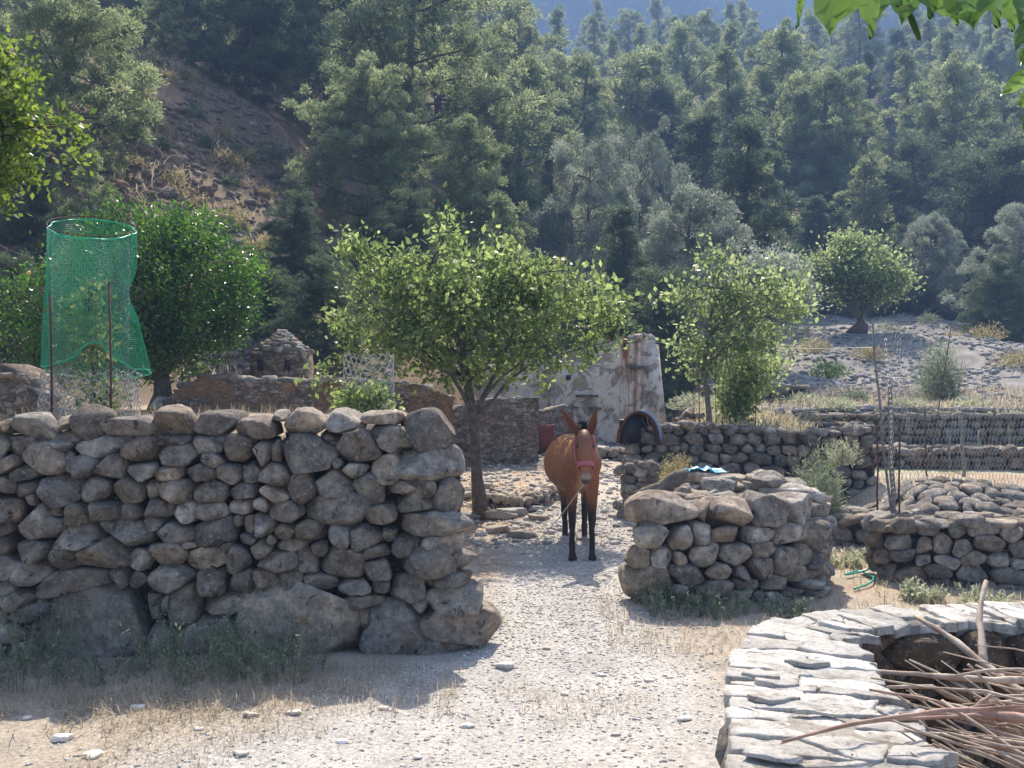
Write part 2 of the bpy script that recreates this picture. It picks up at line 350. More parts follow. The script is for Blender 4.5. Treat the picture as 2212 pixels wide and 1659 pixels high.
# ------------------------------------------------------------------ stones
def ico(sub):
    bm = bmesh.new(); bmesh.ops.create_icosphere(bm, subdivisions=sub, radius=1)
    V = np.array([v.co[:] for v in bm.verts]); Fc = np.array([[v.index for v in f.verts] for f in bm.faces]); bm.free(); return V, Fc
ICO = {k: ico(k) for k in (1, 2, 3, 4)}
NT = 48
def cell_outlines(seeds, gap=.008, over=1.35, bounds=None, soft=1):
    """seeds rows: cu, cv, hu, hv, rot. outline radius of each packed stone at NT angles"""
    S = np.asarray(seeds, float); n = len(S); th = np.linspace(0, 2*np.pi, NT, endpoint=False); cs, sn = np.cos(S[:, 4]), np.sin(S[:, 4])
    ex = 2.6
    def dist(P, idx):
        d = P[..., None, :]-S[idx, :2]; u = d[..., 0]*cs[idx]+d[..., 1]*sn[idx]; v = -d[..., 0]*sn[idx]+d[..., 1]*cs[idx]
        return (np.abs(u/S[idx, 2])**ex+np.abs(v/S[idx, 3])**ex)**(1/ex)
    Rr = np.zeros((n, NT)); st = np.linspace(.15, 1, 40)
    for i in range(n):
        L = max(S[i, 2], S[i, 3])*over*1.25
        near = np.where((np.abs(S[:, 0]-S[i, 0]) < L+S[:, 2]*1.6+S[:, 3]*.5) & (np.abs(S[:, 1]-S[i, 1]) < L+S[:, 3]*1.6+S[:, 2]*.5))[0]
        P = S[i, :2]+st[None, :, None]*L*np.stack([np.cos(th), np.sin(th)], -1)[:, None]
        D = dist(P, near); me_ = D[..., list(near).index(i)]; oth = np.where(near[None, None] == i, 9, D).min(-1)
        ok = (me_ < oth) & (me_ < over)
        if bounds is not None: ok &= (P[..., 0] > bounds[0]) & (P[..., 0] < bounds[1]) & (P[..., 1] > bounds[2]) & (P[..., 1] < bounds[3])
        bad = ~ok; first = np.where(bad.any(1), bad.argmax(1), len(st)-1); r = st[first]*L-gap
        r = np.minimum(r, (np.roll(r, 1)+np.roll(r, -1)+r)/3*1.06)
        for _ in range(soft): r = .25*np.roll(r, 1)+.5*r+.25*np.roll(r, -1)
        Rr[i] = np.maximum(r, .012)
    return Rr
def stone_local(R_th, depth, sub, seed, e=.62, rough=.07, facet=.0, flat=0, cuts=10, front=None):
    V, Fc = ICO[sub]; th = np.arctan2(V[:, 2], V[:, 0]) % (2*np.pi); rho = np.sqrt(V[:, 0]**2+V[:, 2]**2)
    Rt = np.interp(th, np.linspace(0, 2*np.pi, NT+1), np.append(R_th, R_th[0]))
    s = rho**e; r0 = Rt*s; sz = R_th.mean()
    u = np.cos(th)*r0; v = np.sin(th)*r0; wd = depth*np.sign(V[:, 1])*np.abs(V[:, 1])**(.75-flat)
    P = np.stack([u, wd, v], -1); o = np.array([seed*3.7, seed*1.3, seed*.77])
    nn = fbm(V*1.3+o, 3); n2 = fbm(P/sz*2.6+o+9, 3); pl = np.abs(vnoise(P/sz*1.4+o+31))
    P *= (1+nn*rough*1.2+n2*rough*.5-pl*facet)[:, None]
    if cuts:
        rc = np.random.default_rng(seed*7+3); sc_ = np.array([sz*1.05, depth, sz*1.05]); Qn = P/sc_
        pl_ = [(rc.normal(0, 1, 3)*[1, .8, 1]) for _ in range(cuts)]
        pl_.append(np.array([rc.normal(0, .22), -1, rc.normal(0, .22)]))
        for k_, n_ in enumerate(pl_):
            n_ = n_/np.linalg.norm(n_); dd = Qn@n_; lim = dd.max()*((front or rc.uniform(.55, .8)) if k_ == cuts else rc.uniform(.64, .9))
            Qn = Qn-np.maximum(0, dd-lim)[:, None]*n_*.97
        P = Qn*sc_*[1.15, 1.05, 1.15]
    P[:, 1] += (hash3(seed, 3, 1)-.5)*.5*u*depth/sz*.8+(hash3(seed, 7, 1)-.5)*.5*v*depth/sz*.8
    return P, Fc
def stone_col(r=rng, k=1.):
    b = r.uniform(.18, .40)*k; t = r.uniform(0, 1); w_ = r.uniform(0, 1)
    c = np.array([b*1.03, b*.955, b*.87]) if t < .65 else np.array([b*1.10, b*.93, b*.77])
    return c*(1.35 if w_ > .93 else 1)
class Path:
    def __init__(s, pts):
        s.p = np.asarray(pts, float); d = np.linalg.norm(np.diff(s.p, axis=0), axis=1); s.s = np.concatenate([[0], np.cumsum(d)]); s.L = s.s[-1]
        t = np.gradient(s.p, s.s, axis=0); s.t = t/np.linalg.norm(t, axis=1)[:, None]
    def at(s, u):
        u = np.asarray(u, float); uc = np.clip(u, 0, s.L); P = np.stack([np.interp(uc, s.s, s.p[:, k]) for k in (0, 1)], -1)
        T = np.stack([np.interp(uc, s.s, s.t[:, k]) for k in (0, 1)], -1); T /= np.linalg.norm(T, axis=-1)[..., None]
        return P+T*(u-uc)[..., None], T
    def ray(s, pxx):
        """u and distance where the camera ray of column pxx meets the path"""
        k = (pxx-512)/F; f = s.p[:, 0]-k*s.p[:, 1]
        for i in range(len(f)-1):
            if f[i]*f[i+1] <= 0:
                a = f[i]/(f[i]-f[i+1]+1e-12); P = s.p[i]*(1-a)+s.p[i+1]*a; return s.s[i]*(1-a)+s.s[i+1]*a, P[1]
        i = 0 if abs(f[0]) < abs(f[-1]) else len(f)-2     # extrapolate
        a = f[i]/(f[i]-f[i+1]+1e-12); P = s.p[i]*(1-a)+s.p[i+1]*a; return s.s[i]+(s.s[i+1]-s.s[i])*a, P[1]
def place(path, P, u0, v0, batter=0, bow=0, w0=0):
    """local (u,w,v) -> world. w negative = outward (towards the side right of travel -> -normal)"""
    u = u0+P[:, 0]; v = v0+P[:, 2]; Q, T = path.at(u)
    Nn = np.stack([T[:, 1], -T[:, 0]], -1)                    # right hand side of travel = the outer face
    out = -(P[:, 1])-batter*v+w0
    return np.column_stack([Q+Nn*out[:, None], v])
def courses(u0, u1, v0, top, mh, asp=1.5, jit=.25, r=rng):
    """random seeds laid in uneven courses; top is a function of u"""
    S = []; v = v0; tm = max(top(t) for t in np.linspace(u0, u1, 20))
    while v < tm:
        h = mh*r.uniform(.75, 1.3); u = u0-r.uniform(0, mh)
        while u < u1:
            wd = h*asp*r.uniform(.55, 1.5); cu = u+wd/2; cv = v+h/2+r.normal(0, h*.14)
            if cv+h*.25 < top(min(max(cu, u0), u1)):
                S.append((cu, cv, wd/2*1.02, h/2*r.uniform(.85, 1.15), r.normal(0, jit*.5)))
            u += wd
        v += h*.93
    return S
def wall_stones(mb, path, seeds, sub=2, depth=(.10, .2), gap=.008, batter=0, over=1.32, w0=0, k=1., facet=.05, seed0=0, proud=.03, z0=None, e=.52, colf=None, capv=None):
    Rr = cell_outlines(seeds, gap, over)
    for i, s in enumerate(seeds):
        if Rr[i].mean() < .018: continue
        d = rng.uniform(*depth)*(.6+.6*min(1, Rr[i].mean()/.12))
        cap = capv is not None and s[1] > capv
        if cap: d = max(d, rng.uniform(.2, .27))
        P, Fc = stone_local(Rr[i], d, sub if Rr[i].mean() < .16 else min(4, sub+1), seed0+i, e, rough=.075, facet=facet)
        if cap: P[:, 2] += P[:, 1]*rng.uniform(.05, .14)*(P[:, 2] > 0)
        kk = k*(1.3 if Rr[i].mean() > .2 else 1)
        W = place(path, P, s[0], s[1], batter, w0=w0+rng.uniform(-proud, proud)-d*(.8 if cap else .55))
        if z0 is not None: W[:, 2] += z0(W[:, 0], W[:, 1])
        mb.add(W, Fc, stone_col(k=kk) if colf is None else colf())
def wall_core(mb, path, top, thick, inset=.12, batter=0, zb=-.25, n=40, c=(.055, .045, .037), z0=None, ends=.1):  # near black core colour paints shade into the gaps between stones
    """earth and rubble filling between the faces"""
    u = np.linspace(ends, path.L-ends, n); Q, T = path.at(u); Nn = np.stack([T[:, 1], -T[:, 0]], -1)
    tp = np.array([top(t) for t in u]); rings = []
    for a, b in ((-inset, 0), (-inset-batter, 1), (-thick+inset, 1), (-thick+inset, 0)):
        z = np.where(b, tp, zb); XY = Q+Nn*a
        if z0 is not None: z = z+z0(XY[:, 0], XY[:, 1])
        rings.append(np.column_stack([XY, z]))
    V = np.stack(rings, 1).reshape(-1, 3); i = np.arange(n-1)[:, None]*4; j = np.arange(4)[None]; k = (j+1) % 4
    mb.add(V, [np.stack([i+j, i+k, i+4+k, i+4+j], -1).reshape(-1, 4), np.array([[3, 2, 1, 0], [(n-1)*4, (n-1)*4+1, (n-1)*4+2, (n-1)*4+3]])], c)
def top_stones(mb, path, top, w_in, w_out, size, sub=2, k=1.25, over=1.3, e=.6, h=(.04, .08), z0=None, seed0=500, asp=1.4, u_in=0., u_out=0., keep=None):
    """cap stones lying on top: packed on the (u, across) plane, thin in height"""
    S = []
    v = w_in
    while v < w_out:
        hh = size*rng.uniform(.7, 1.2); u = -rng.uniform(0, size)
        while u < path.L:
            wd = hh*asp*rng.uniform(.6, 1.5); S.append((u+wd/2, v+hh/2, wd/2, hh/2, rng.normal(0, .25))); u += wd
        v += hh
    S = [a for a in S if a[0]-a[2] > u_in-.05 and a[0]+a[2] < path.L-u_out+.05]
    Rr = cell_outlines(S, .006, over)
    for i, s in enumerate(S):
        if keep is not None:
            Q, T = path.at(np.array([s[0]])); c_ = Q[0]-np.array([T[0][1], -T[0][0]])*s[1]
            if not keep(*c_): continue
        d = rng.uniform(*h); P, Fc = stone_local(Rr[i], d, sub, seed0+i, e, .08, .06)
        u = s[0]+P[:, 0]; Q, T = path.at(u); Nn = np.stack([T[:, 1], -T[:, 0]], -1); XY = Q-Nn*(s[1]+P[:, 2])[:, None]
        z = -P[:, 1]+top(min(max(s[0], 0), path.L))+rng.uniform(-.02, .03)
        if z0 is not None: z = z+z0(XY[:, 0], XY[:, 1])
        mb.add(np.column_stack([XY, z]), Fc, stone_col(k=k))

# ---- the big dry stone wall in the left foreground, its stones set after the photograph
Z1 = """5,450,40,60,0 240,470,210,95,0 515,430,60,55,0 700,435,130,115,-15 1100,465,225,70,0 1480,420,155,100,-10 1840,440,190,85,0
125,635,95,90,0 525,575,110,95,0 350,740,200,115,-22 840,630,205,80,5 1215,645,150,105,0 1530,565,115,45,0 1510,695,150,90,0 1785,605,130,70,0 1840,730,105,55,0 2025,660,100,125,-15 1385,590,40,35,0
60,760,110,100,-20 215,850,160,65,10 595,775,35,100,8 725,795,90,115,10 945,820,120,105,0 1220,835,125,85,0 1460,855,115,65,10 1735,855,135,65,-5 1980,850,110,80,0 2165,840,75,80,0
40,975,75,90,0 230,970,100,75,0 520,1010,175,140,0 820,990,120,95,0 1110,1005,160,100,0 1330,990,55,75,0 1535,1000,150,95,8 1830,1010,145,105,0 2100,1010,125,65,10
110,1180,120,115,-30 285,1080,50,50,0 490,1200,70,50,0 650,1200,115,105,0 910,1185,150,85,-5 1115,1180,85,75,-30 1360,1155,140,90,0 1610,1205,90,110,-10 1840,1190,130,100,0 2110,1130,110,70,5
335,1300,205,140,5 700,1405,210,105,5 930,1315,85,50,-10 1130,1375,180,110,-15 1325,1300,95,55,-3 1490,1365,175,90,0 1880,1345,195,120,15 2055,1270,60,60,-30 2160,1290,50,90,0 2130,1420,75,45,0 1655,1470,90,35,-10 20,1400,65,80,0
230,1570,225,130,0 560,1590,120,95,0 890,1570,220,125,10 1210,1590,105,85,-10 1480,1560,165,95,0 1790,1570,170,95,0 1950,1480,65,45,30 2050,1580,85,125,0"""
Z2 = """15,465,200,75,0 400,430,160,105,-5 740,415,165,75,-3 1110,385,170,50,0 1145,560,135,140,0 1455,515,190,150,8 180,360,55,40,0
440,690,235,155,-10 890,630,200,140,-10 630,560,90,65,0 60,670,75,105,0 165,680,45,100,0 1470,790,245,140,0 860,830,110,60,0 1130,800,125,110,20 680,770,55,50,0 170,860,125,90,-5 165,1030,120,65,-15
400,975,125,115,30 665,940,165,120,10 1010,1005,170,100,-35 1270,980,120,50,5 1520,980,70,60,-20 1360,1110,165,110,0 1660,1045,110,145,-10 60,1125,80,65,0 690,1170,270,120,-5 1075,1195,165,85,10 265,1190,145,85,0
1500,1300,310,95,-3 60,1290,90,95,0 250,1350,100,75,0 495,1350,145,85,-5 310,1470,150,45,3 720,1395,95,105,0 960,1400,145,120,10 1155,1370,70,70,-20 1290,1500,155,85,5 1630,1465,185,85,5 1020,1540,125,60,5
545,1510,75,65,-30 120,1430,45,55,0 60,1510,75,95,0 180,1620,180,95,0 430,1600,100,90,-15 750,1640,180,130,0 1480,1640,320,90,0"""
Z3 = """50,290,85,95,0 475,265,345,85,8 905,220,75,75,0 1050,230,70,65,0 1305,215,180,110,5 1595,250,110,90,0 1895,255,180,80,0
220,460,190,115,5 700,600,420,310,12 1180,410,60,120,0 1260,400,28,80,0 1405,420,115,160,0 1700,420,175,70,0 1215,680,90,170,0 1600,640,230,130,0
70,650,90,110,0 150,830,160,130,0 1300,930,140,90,0 1650,860,220,110,0 40,950,100,110,0"""
Z4 = """960,150,100,85,0 70,250,110,80,0 290,240,105,65,0 535,250,135,55,-10 800,285,120,70,10 985,285,75,50,0 1210,320,150,85,0 890,385,175,60,5 1290,425,60,55,0 1550,370,200,115,0
870,530,75,95,0 370,580,430,300,-10 1050,640,270,230,-20 1570,590,260,120,-5 1510,240,150,50,0 1450,790,260,110,0 750,930,200,100,0 1100,930,200,90,0"""
def parse(txt, sx, ox, oy):
    return [((a[0]*sx+ox)/4, (a[1]*sx+oy)/4, a[2]*sx/4, a[3]*sx/4, R(a[4])) for a in ([float(v) for v in s.split(',')] for s in txt.split())]
def seeds_from_px(path, L):
    S = []
    for (cx, cyy, hw, hh, ro) in L:
        u, Yd = path.ray(cx); u1, _ = path.ray(cx+hw*.5); u0, _ = path.ray(cx-hw*.5); k = Yd/F
        S.append((u, CH-(cyy-HZ)*k, max(abs(u1-u0), hw*k*.9), hh*k, ro))
    return S
LW = Path([(-4.9, 6.0), (-2.5, 6.18), (-.2, 6.38)])
s1 = 1024/2212; s3 = 1100/2093
L = parse(Z1, s1, 0, 1500)+parse(Z2, s1, 1024, 1500)+parse(Z3, s3, 0, 2200)+parse(Z4, s3, 1000, 2200)
SD = seeds_from_px(LW, L)
u_img0, _ = LW.ray(-8)
SD += courses(0, u_img0, .0, lambda u: 1.55, .2)
lw = MB()
wall_stones(lw, LW, SD, 3, (.13, .22), .004, 0, 1.36, facet=.06, proud=.022, capv=1.44, k=1.2)
wall_core(lw, LW, lambda u: 1.40 - .0*u, .85, .17, 0, n=30, ends=.16)
# returning end face and a few stones along the top
EW = Path([(-.44, 6.40), (-.56, 7.1)])
wall_stones(lw, EW, [(s[0], s[1], s[2], s[3], s[4]) for s in courses(.12, .72, 0, lambda u: 1.5, .2)], 2, (.1, .16), batter=.15, w0=.06)
BWp = Path([(-.75, 7.0), (-4.9, 6.75)])
wall_stones(lw, BWp, courses(0, 4.5, 0, lambda u: 1.45, .22), 2, (.1, .2))
top_stones(lw, LW, lambda u: 1.46, .10, .78, .2, 3, k=1.15, u_out=.42)
LWO = lw.build('dry_stone_wall', M['stone'], smooth=True)
tag(LWO, 'tall dry stone wall of rounded grey boulders filling the left foreground', 'stone wall')

# ---- the lower rounded stone wall right of the path
ZP = """475,650,205,95,-3 790,680,60,70,0 1020,665,160,85,0 1290,660,130,105,-5 1550,640,180,80,5 1725,610,55,60,0 395,820,120,70,0 605,845,85,95,0 755,800,65,100,0 935,825,125,65,0 1210,815,150,60,5 1430,830,100,100,0 1620,790,95,85,0 1750,740,50,70,0
290,985,75,65,0 455,985,90,65,-10 600,990,50,60,0 780,970,115,90,0 1000,965,120,75,0 1215,920,110,75,0 1385,1000,80,120,0 1545,965,95,80,0 1670,935,60,75,0 1770,860,50,60,0 1775,950,40,55,0
370,1170,160,110,0 650,1110,145,70,0 920,1085,110,55,0 1055,1090,50,50,0 1200,1050,105,75,0 1520,1105,100,65,0 1690,1080,75,70,0 1800,1050,60,50,0 860,1205,150,50,0 1035,1180,30,45,0 1130,1180,60,40,0 1310,1165,115,50,0
1040,1270,130,50,0 1190,1265,40,45,0 1290,1265,75,45,0 1420,1230,60,30,0 1600,1220,110,75,0 1800,1190,95,70,0 430,1320,200,60,0 700,1310,80,60,0 860,1340,80,60,0 1450,1320,100,60,0 1270,1340,70,60,0 1700,1300,90,50,0 1820,1280,60,40,0 590,1220,60,40,0 1050,1380,110,60,0"""
PW = Path([(1.0, 7.72), (1.6, 7.70), (2.2, 7.82), (2.62, 8.02), (2.88, 8.3), (3.05, 8.7), (3.1, 9.3)])
SP = seeds_from_px(PW, parse(ZP, 1100/2028, 2400, 1700))
uend, _ = PW.ray((2400+1810*.5424)/4)
SP += courses(uend+.0, PW.L, 0, lambda u: .85, .16)
rp = MB()
wall_stones(rp, PW, SP, 3, (.12, .2), .007, .0, 1.3, facet=.08, seed0=900, proud=.03, capv=.72, k=1.45)
EP = Path([(1.25, 9.3), (1.02, 7.85)])
wall_stones(rp, Path([(1.18, 9.3), (1.08, 7.8)])if 0 else Path([(1.12, 9.2), (1.06, 7.86)]), courses(.0, 1.3, 0, lambda u: .8, .17), 2, (.08, .15), seed0=1400) if 0 else None
LP_ = Path([(1.12, 9.25), (1.02, 7.9)])
class FlipPath(Path):
    def at(s, u):
        Q, T = Path.at(s, u); return Q, T
wall_stones(rp, Path([(1.62, 9.2), (1.12, 7.80)]), [(a, b, c, d, e_) for a, b, c, d, e_ in courses(.05, 1.3, 0, lambda u: .8, .17)], 2, (.08, .15), seed0=1400)
# filling
cx = []
V = [(1.2, 7.86), (2.2, 7.96), (2.75, 8.4), (2.9, 9.2), (1.75, 9.2)]; n_ = len(V)
vv = np.array([(a, b, z) for z in (-.1, .74) for a, b in V]); ff = [np.array([[k, (k+1) % n_, n_+(k+1) % n_, n_+k] for k in range(n_)])]
rp.add(vv, ff+[np.arange(n_, 2*n_)[None]], (.12, .10, .08))
top_stones(rp, Path([(1.12, 7.78), (2.2, 7.88), (2.95, 8.3)]), lambda u: .78, .08, 1.5, .2, 3, k=1.35, h=(.05, .11), seed0=2000, keep=lambda x, y: x > 1.2+(y-7.8)*.38)
for k in range(16):     # heaped stones on the back half
    a = rng.uniform(1.75, 3.1); b = rng.uniform(8.9, 9.6); Rr = rng.uniform(.08, .17)*(1+.2*rng.standard_normal(NT//8).repeat(8))
    P, Fc = stone_local(Rr, rng.uniform(.05, .1), 3, 2300+k, .6, .1, .1); rp.add(np.column_stack([P[:, 0]+a, P[:, 2]+b, -P[:, 1]+.86+rng.uniform(-.06, .1)]), Fc, stone_col(k=1.35))
tag(rp.build('dry_stone_wall', M['stone'], smooth=True), 'low round ended stone wall with a flat boulder on its corner, right of the path', 'stone wall')

def simple_wall(name_label, pts, hgt, thick, mh, sub=2, k=.9, z0=H, batter=.04, capk=1.2, over=1.25, seed0=0, capsize=None, both=False, mname='stone_far'):
    p = Path(pts); mb = MB(); tp = (lambda u: hgt) if not callable(hgt) else hgt
    wall_stones(mb, p, courses(0, p.L, -.1, tp, mh), sub, (.07, .14), .006, batter, over, k=k, z0=z0, facet=.08, seed0=seed0)
    wall_core(mb, p, lambda u: tp(u)-mh*.45, thick, mh*.6, z0=z0, ends=mh*.5)
    top_stones(mb, p, lambda u: tp(u)-mh*.25, .02, thick-.05, capsize or mh*1.1, sub, k=k*capk, z0=z0, seed0=seed0+300)
    if both:
        p2 = Path([(a+0, b) for a, b in (p.at(np.linspace(p.L, 0, 12))[0]-np.stack([p.at(np.linspace(p.L, 0, 12))[1][:, 1], -p.at(np.linspace(p.L, 0, 12))[1][:, 0]], -1)*thick)])
        wall_stones(mb, p2, courses(0, p2.L, -.1, lambda u: hgt if not callable(hgt) else hgt(p.L-u), mh), sub, (.07, .14), .006, batter, over, k=k, z0=z0, seed0=seed0+700)
    return tag(mb.build('dry_stone_wall', M[mname], smooth=True), name_label, 'stone wall')
zflat = lambda c: (lambda x, y: np.full(np.shape(x), c))
# terrace wall behind, right half
simple_wall('long dark terrace wall running behind the arched hut and the green sapling', [(1.75, 13.1), (3.2, 12.95), (4.6, 12.7), (5.1, 12.6), (5.25, 13.4)], lambda u: 1.04+.05*math.sin(u*2.1), .6, .15, 2, .95, zflat(.30), seed0=3000)
simple_wall('short stub of piled stones under the arched hut beside the path', [(1.50, 12.25), (2.0, 12.2), (2.06, 12.5)], .66, .5, .13, 3, 1., zflat(.22), seed0=3300)
simple_wall('low curved garden wall at the right edge below the wire fence', [(3.55, 9.05), (3.68, 8.72), (4.0, 8.55), (4.6, 8.35), (5.6, 8.1), (6.4, 7.9)], lambda u: .62-.03*math.sin(u*3), .6, .15, 3, 1.15, H, seed0=3600)
simple_wall('low lit stone row just behind the curved garden wall at the right', [(3.9, 10.6), (4.9, 10.5), (6.1, 10.1), (7.6, 9.9)], .30, .9, .14, 2, .95, H, seed0=3900)
simple_wall('far stone wall beyond the leaning fence posts at the right edge', [(5.3, 14.2), (6.6, 14.0), (9.0, 13.9)], .32, .5, .15, 2, .75, H, seed0=4200)
simple_wall('thin dark terrace wall crossing the pale field behind the fence', [(6.2, 18.6), (9, 18.5), (12.5, 18.7)], .62, .5, .15, 2, .6, zflat(.80), seed0=4500)
simple_wall('field wall on the slope between the plastered ruin and the round crowned tree', [(3.9, 21.8), (5.4, 21.3), (7.0, 21.2)], .5, .5, .17, 2, .7, lambda x, y: H(x, y)-.05, seed0=4800)
# low rubble line bordering the path, left of the mule
simple_wall('tumbled low row of stones beside the fig tree trunk left of the mule', [(-.55, 12.9), (.1, 12.3), (.5, 12.9), (.72, 13.6)], .2, .35, .11, 2, 1.15, H, seed0=5000, capk=1.3)
simple_wall('rough stone kerb at the foot of the plastered ruin', [(1.5, 18.0), (2.6, 17.3), (2.9, 15.5)], .22, .4, .14, 2, 1.0, H, seed0=5200, capk=1.3)

# trough like stone beam left of the round wall
mb = MB(); Rr = np.interp(np.linspace(0, 2*np.pi, NT, endpoint=False), [0, .25, 1.2, 2.9, 3.14, 3.4, 5, 6.0, 6.28], [.95, .5, .11, .6, .95, .5, .11, .45, .95])
P, Fc = stone_local(Rr, .14, 4, 77, .7, .03, .02, cuts=0); P[:, 2] += .07*P[:, 0]**2-.02; W = P.copy(); W[:, 2] += P[:, 0]*.10
mb.add(W+np.array([2.38, 11.2, .62]), Fc, (.24, .20, .16))
tag(mb.build('stone_beam', M['stone_far'], smooth=True), 'long fallen stone beam bridging the dark hollow behind the round wall', 'stone beam')
simple_wall('dark stub of rubble carrying the right end of the fallen beam', [(2.2, 10.75), (2.9, 10.7), (3.3, 11.0)], .52, .5, .14, 2, .8, H, seed0=5400)

# ------------------------------------------------------------------ round enclosure with slab topped rim, right foreground
RZ = .75
out_ = [(.36, 1.2), (.62, 2.54), (.76, 3.15), (.91, 3.72), (1.14, 4.18), (1.55, 4.45), (2.2, 4.56), (3.0, 4.55), (3.7, 4.35), (4.2, 4.0)]
OP = Path(out_)
sl = MB(); S = []; v = 0
def width(u): return np.interp(u, [0, 1.8, 2.6, 3.4, 4.5, 6], [.62, .60, .52, .36, .34, .4])
u = 0
while u < OP.L:
    h = rng.uniform(.09, .17); wt = width(u); v = -.02
    while v < wt-.05:
        wd = rng.uniform(.16, .40); wd = min(wd, wt-v+.03); S.append((u+h/2, v+wd/2, h/2, wd/2, rng.normal(0, .10))); v += wd
    u += h*.97
def flag(mb, poly, top, thick, r):
    """flagstone from a (u, v) outline: jagged straight edges, chamfer, slightly uneven top"""
    poly = np.asarray(poly, float); c = poly.mean(0); pts = []
    for k in range(len(poly)):
        a, b_ = poly[k], poly[(k+1) % len(poly)]; m = max(2, int(np.linalg.norm(b_-a)/.022)); t = np.linspace(0, 1, m, endpoint=False)[:, None]; e = a+(b_-a)*t; nn_ = np.array([(b_-a)[1], -(b_-a)[0]]); nn_ /= np.linalg.norm(nn_)+1e-9
        e[1:] += nn_*(r.normal(0, .0028, (m-1, 1))+.006*vnoise(np.stack([e[1:, 0]*18, e[1:, 1]*18, np.full(m-1, top*99)], -1))[:, None]); pts.append(e)
    P = np.concatenate(pts); m = len(P); rings = []; tu, tv = r.normal(0, .035), r.normal(0, .02); o_ = r.uniform(0, 90)
    for f, dz in ((1.0, -thick), (1.0, -.006), (.985, 0), (.8, .0), (.5, .0), (.2, .0)):
        q2 = c+(P-c)*f; nz_ = .006*vnoise(np.stack([q2[:, 0]*30, q2[:, 1]*30, np.full(m, o_)], -1))+.008*vnoise(np.stack([q2[:, 0]*9, q2[:, 1]*9, np.full(m, o_)], -1))
        rings.append(np.column_stack([q2, top+dz+(nz_ if dz > -thick*.9 else 0)+(q2[:, 0]-c[0])*tu+(q2[:, 1]-c[1])*tv]))
    A = np.concatenate(rings); Q, T = OP.at(A[:, 0]); Nn = np.stack([T[:, 1], -T[:, 0]], -1); XY = Q+Nn*A[:, 1:2]; R_ = len(rings)
    i = np.arange(R_-1)[:, None]*m; j = np.arange(m)[None]; k = (j+1) % m; b = r.uniform(.54, .76)*(.78 if r.uniform() < .12 else 1); w_ = r.uniform(.94, 1.0)
    mb.add(np.column_stack([XY, A[:, 2]]), [np.stack([i+j, i+k, i+m+k, i+m+j], -1).reshape(-1, 4), ((R_-1)*m+np.arange(m))[None]], (b, b*.965*w_**.5, b*.90*w_))
rs_ = np.random.default_rng(42); U_ = [0.]
while U_[-1] < OP.L: U_.append(U_[-1]+rs_.uniform(.06, .17))
sk = rs_.normal(0, .06, len(U_)); bw = rs_.normal(0, .012, (len(U_), 5))
def line(j, v): return U_[j]+sk[j]*(v-.3)+np.interp(v, np.linspace(0, .66, 5), bw[j])
for j in range(len(U_)-1):
    wt = width(U_[j]); v = rs_.uniform(-.02, .015); sl0 = 0
    while v < wt-.04:
        wd = rs_.uniform(.12, .42); v1 = min(v+wd, wt+rs_.uniform(-.02, .02)); 
        if wt-v1 < .08: v1 = wt+rs_.uniform(-.02, .02)
        sl1 = rs_.normal(0, .03); gp = rs_.uniform(.0015, .006); a0, a1 = v+gp, v1-gp; mids = np.linspace(0, 1, 4)
        lo = [(line(j, a0+(a1-a0)*m_)+gp, a0+(a1-a0)*m_) for m_ in mids]; hi = [(line(j+1, a0+(a1-a0)*m_)-gp, a0+(a1-a0)*m_) for m_ in mids]
        lo[0] = (lo[0][0], a0-sl0); lo[-1] = (lo[-1][0], a1-sl1); hi[0] = (hi[0][0], a0+sl0); hi[-1] = (hi[-1][0], a1+sl1)
        if hi[1][0]-lo[1][0] > .025 and hi[2][0]-lo[2][0] > .025: flag(sl, lo+hi[::-1], RZ-.006+rs_.uniform(-.012, .011), .04, rs_)
        v = v1; sl0 = sl1
for k in range(12):       # thin broken flakes lying over the joints
    u, v = rs_.uniform(.3, OP.L-.5), rs_.uniform(.1, .45)
    if v > width(u)-.1: continue
    a_ = np.sort(rs_.uniform(0, 2*np.pi, 6)); flag(sl, np.stack([u+.045*np.cos(a_), v+.09*np.sin(a_)], -1), RZ+.012, .016, rs_)
def offs(d, n=60):
    u = np.linspace(0, OP.L, n); Q, T = OP.at(u); w_ = width(u) if d == 'in' else np.full(n, d); return Q+np.stack([T[:, 1], -T[:, 0]], -1)*w_[:, None]
oo, ii = offs(.06), offs('in'); n = len(oo)
ii = ii+(oo-ii)*.10
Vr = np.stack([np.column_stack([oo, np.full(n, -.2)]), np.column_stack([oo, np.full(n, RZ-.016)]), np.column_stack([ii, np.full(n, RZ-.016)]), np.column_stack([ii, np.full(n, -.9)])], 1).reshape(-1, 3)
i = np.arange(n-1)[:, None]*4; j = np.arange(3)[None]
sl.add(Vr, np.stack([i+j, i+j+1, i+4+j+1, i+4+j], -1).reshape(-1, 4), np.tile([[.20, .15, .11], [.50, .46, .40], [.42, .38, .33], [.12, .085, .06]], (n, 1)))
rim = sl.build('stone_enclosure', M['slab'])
tag(rim, 'sunlit low round enclosure wall topped with pale flat slabs in the right foreground', 'stone wall')
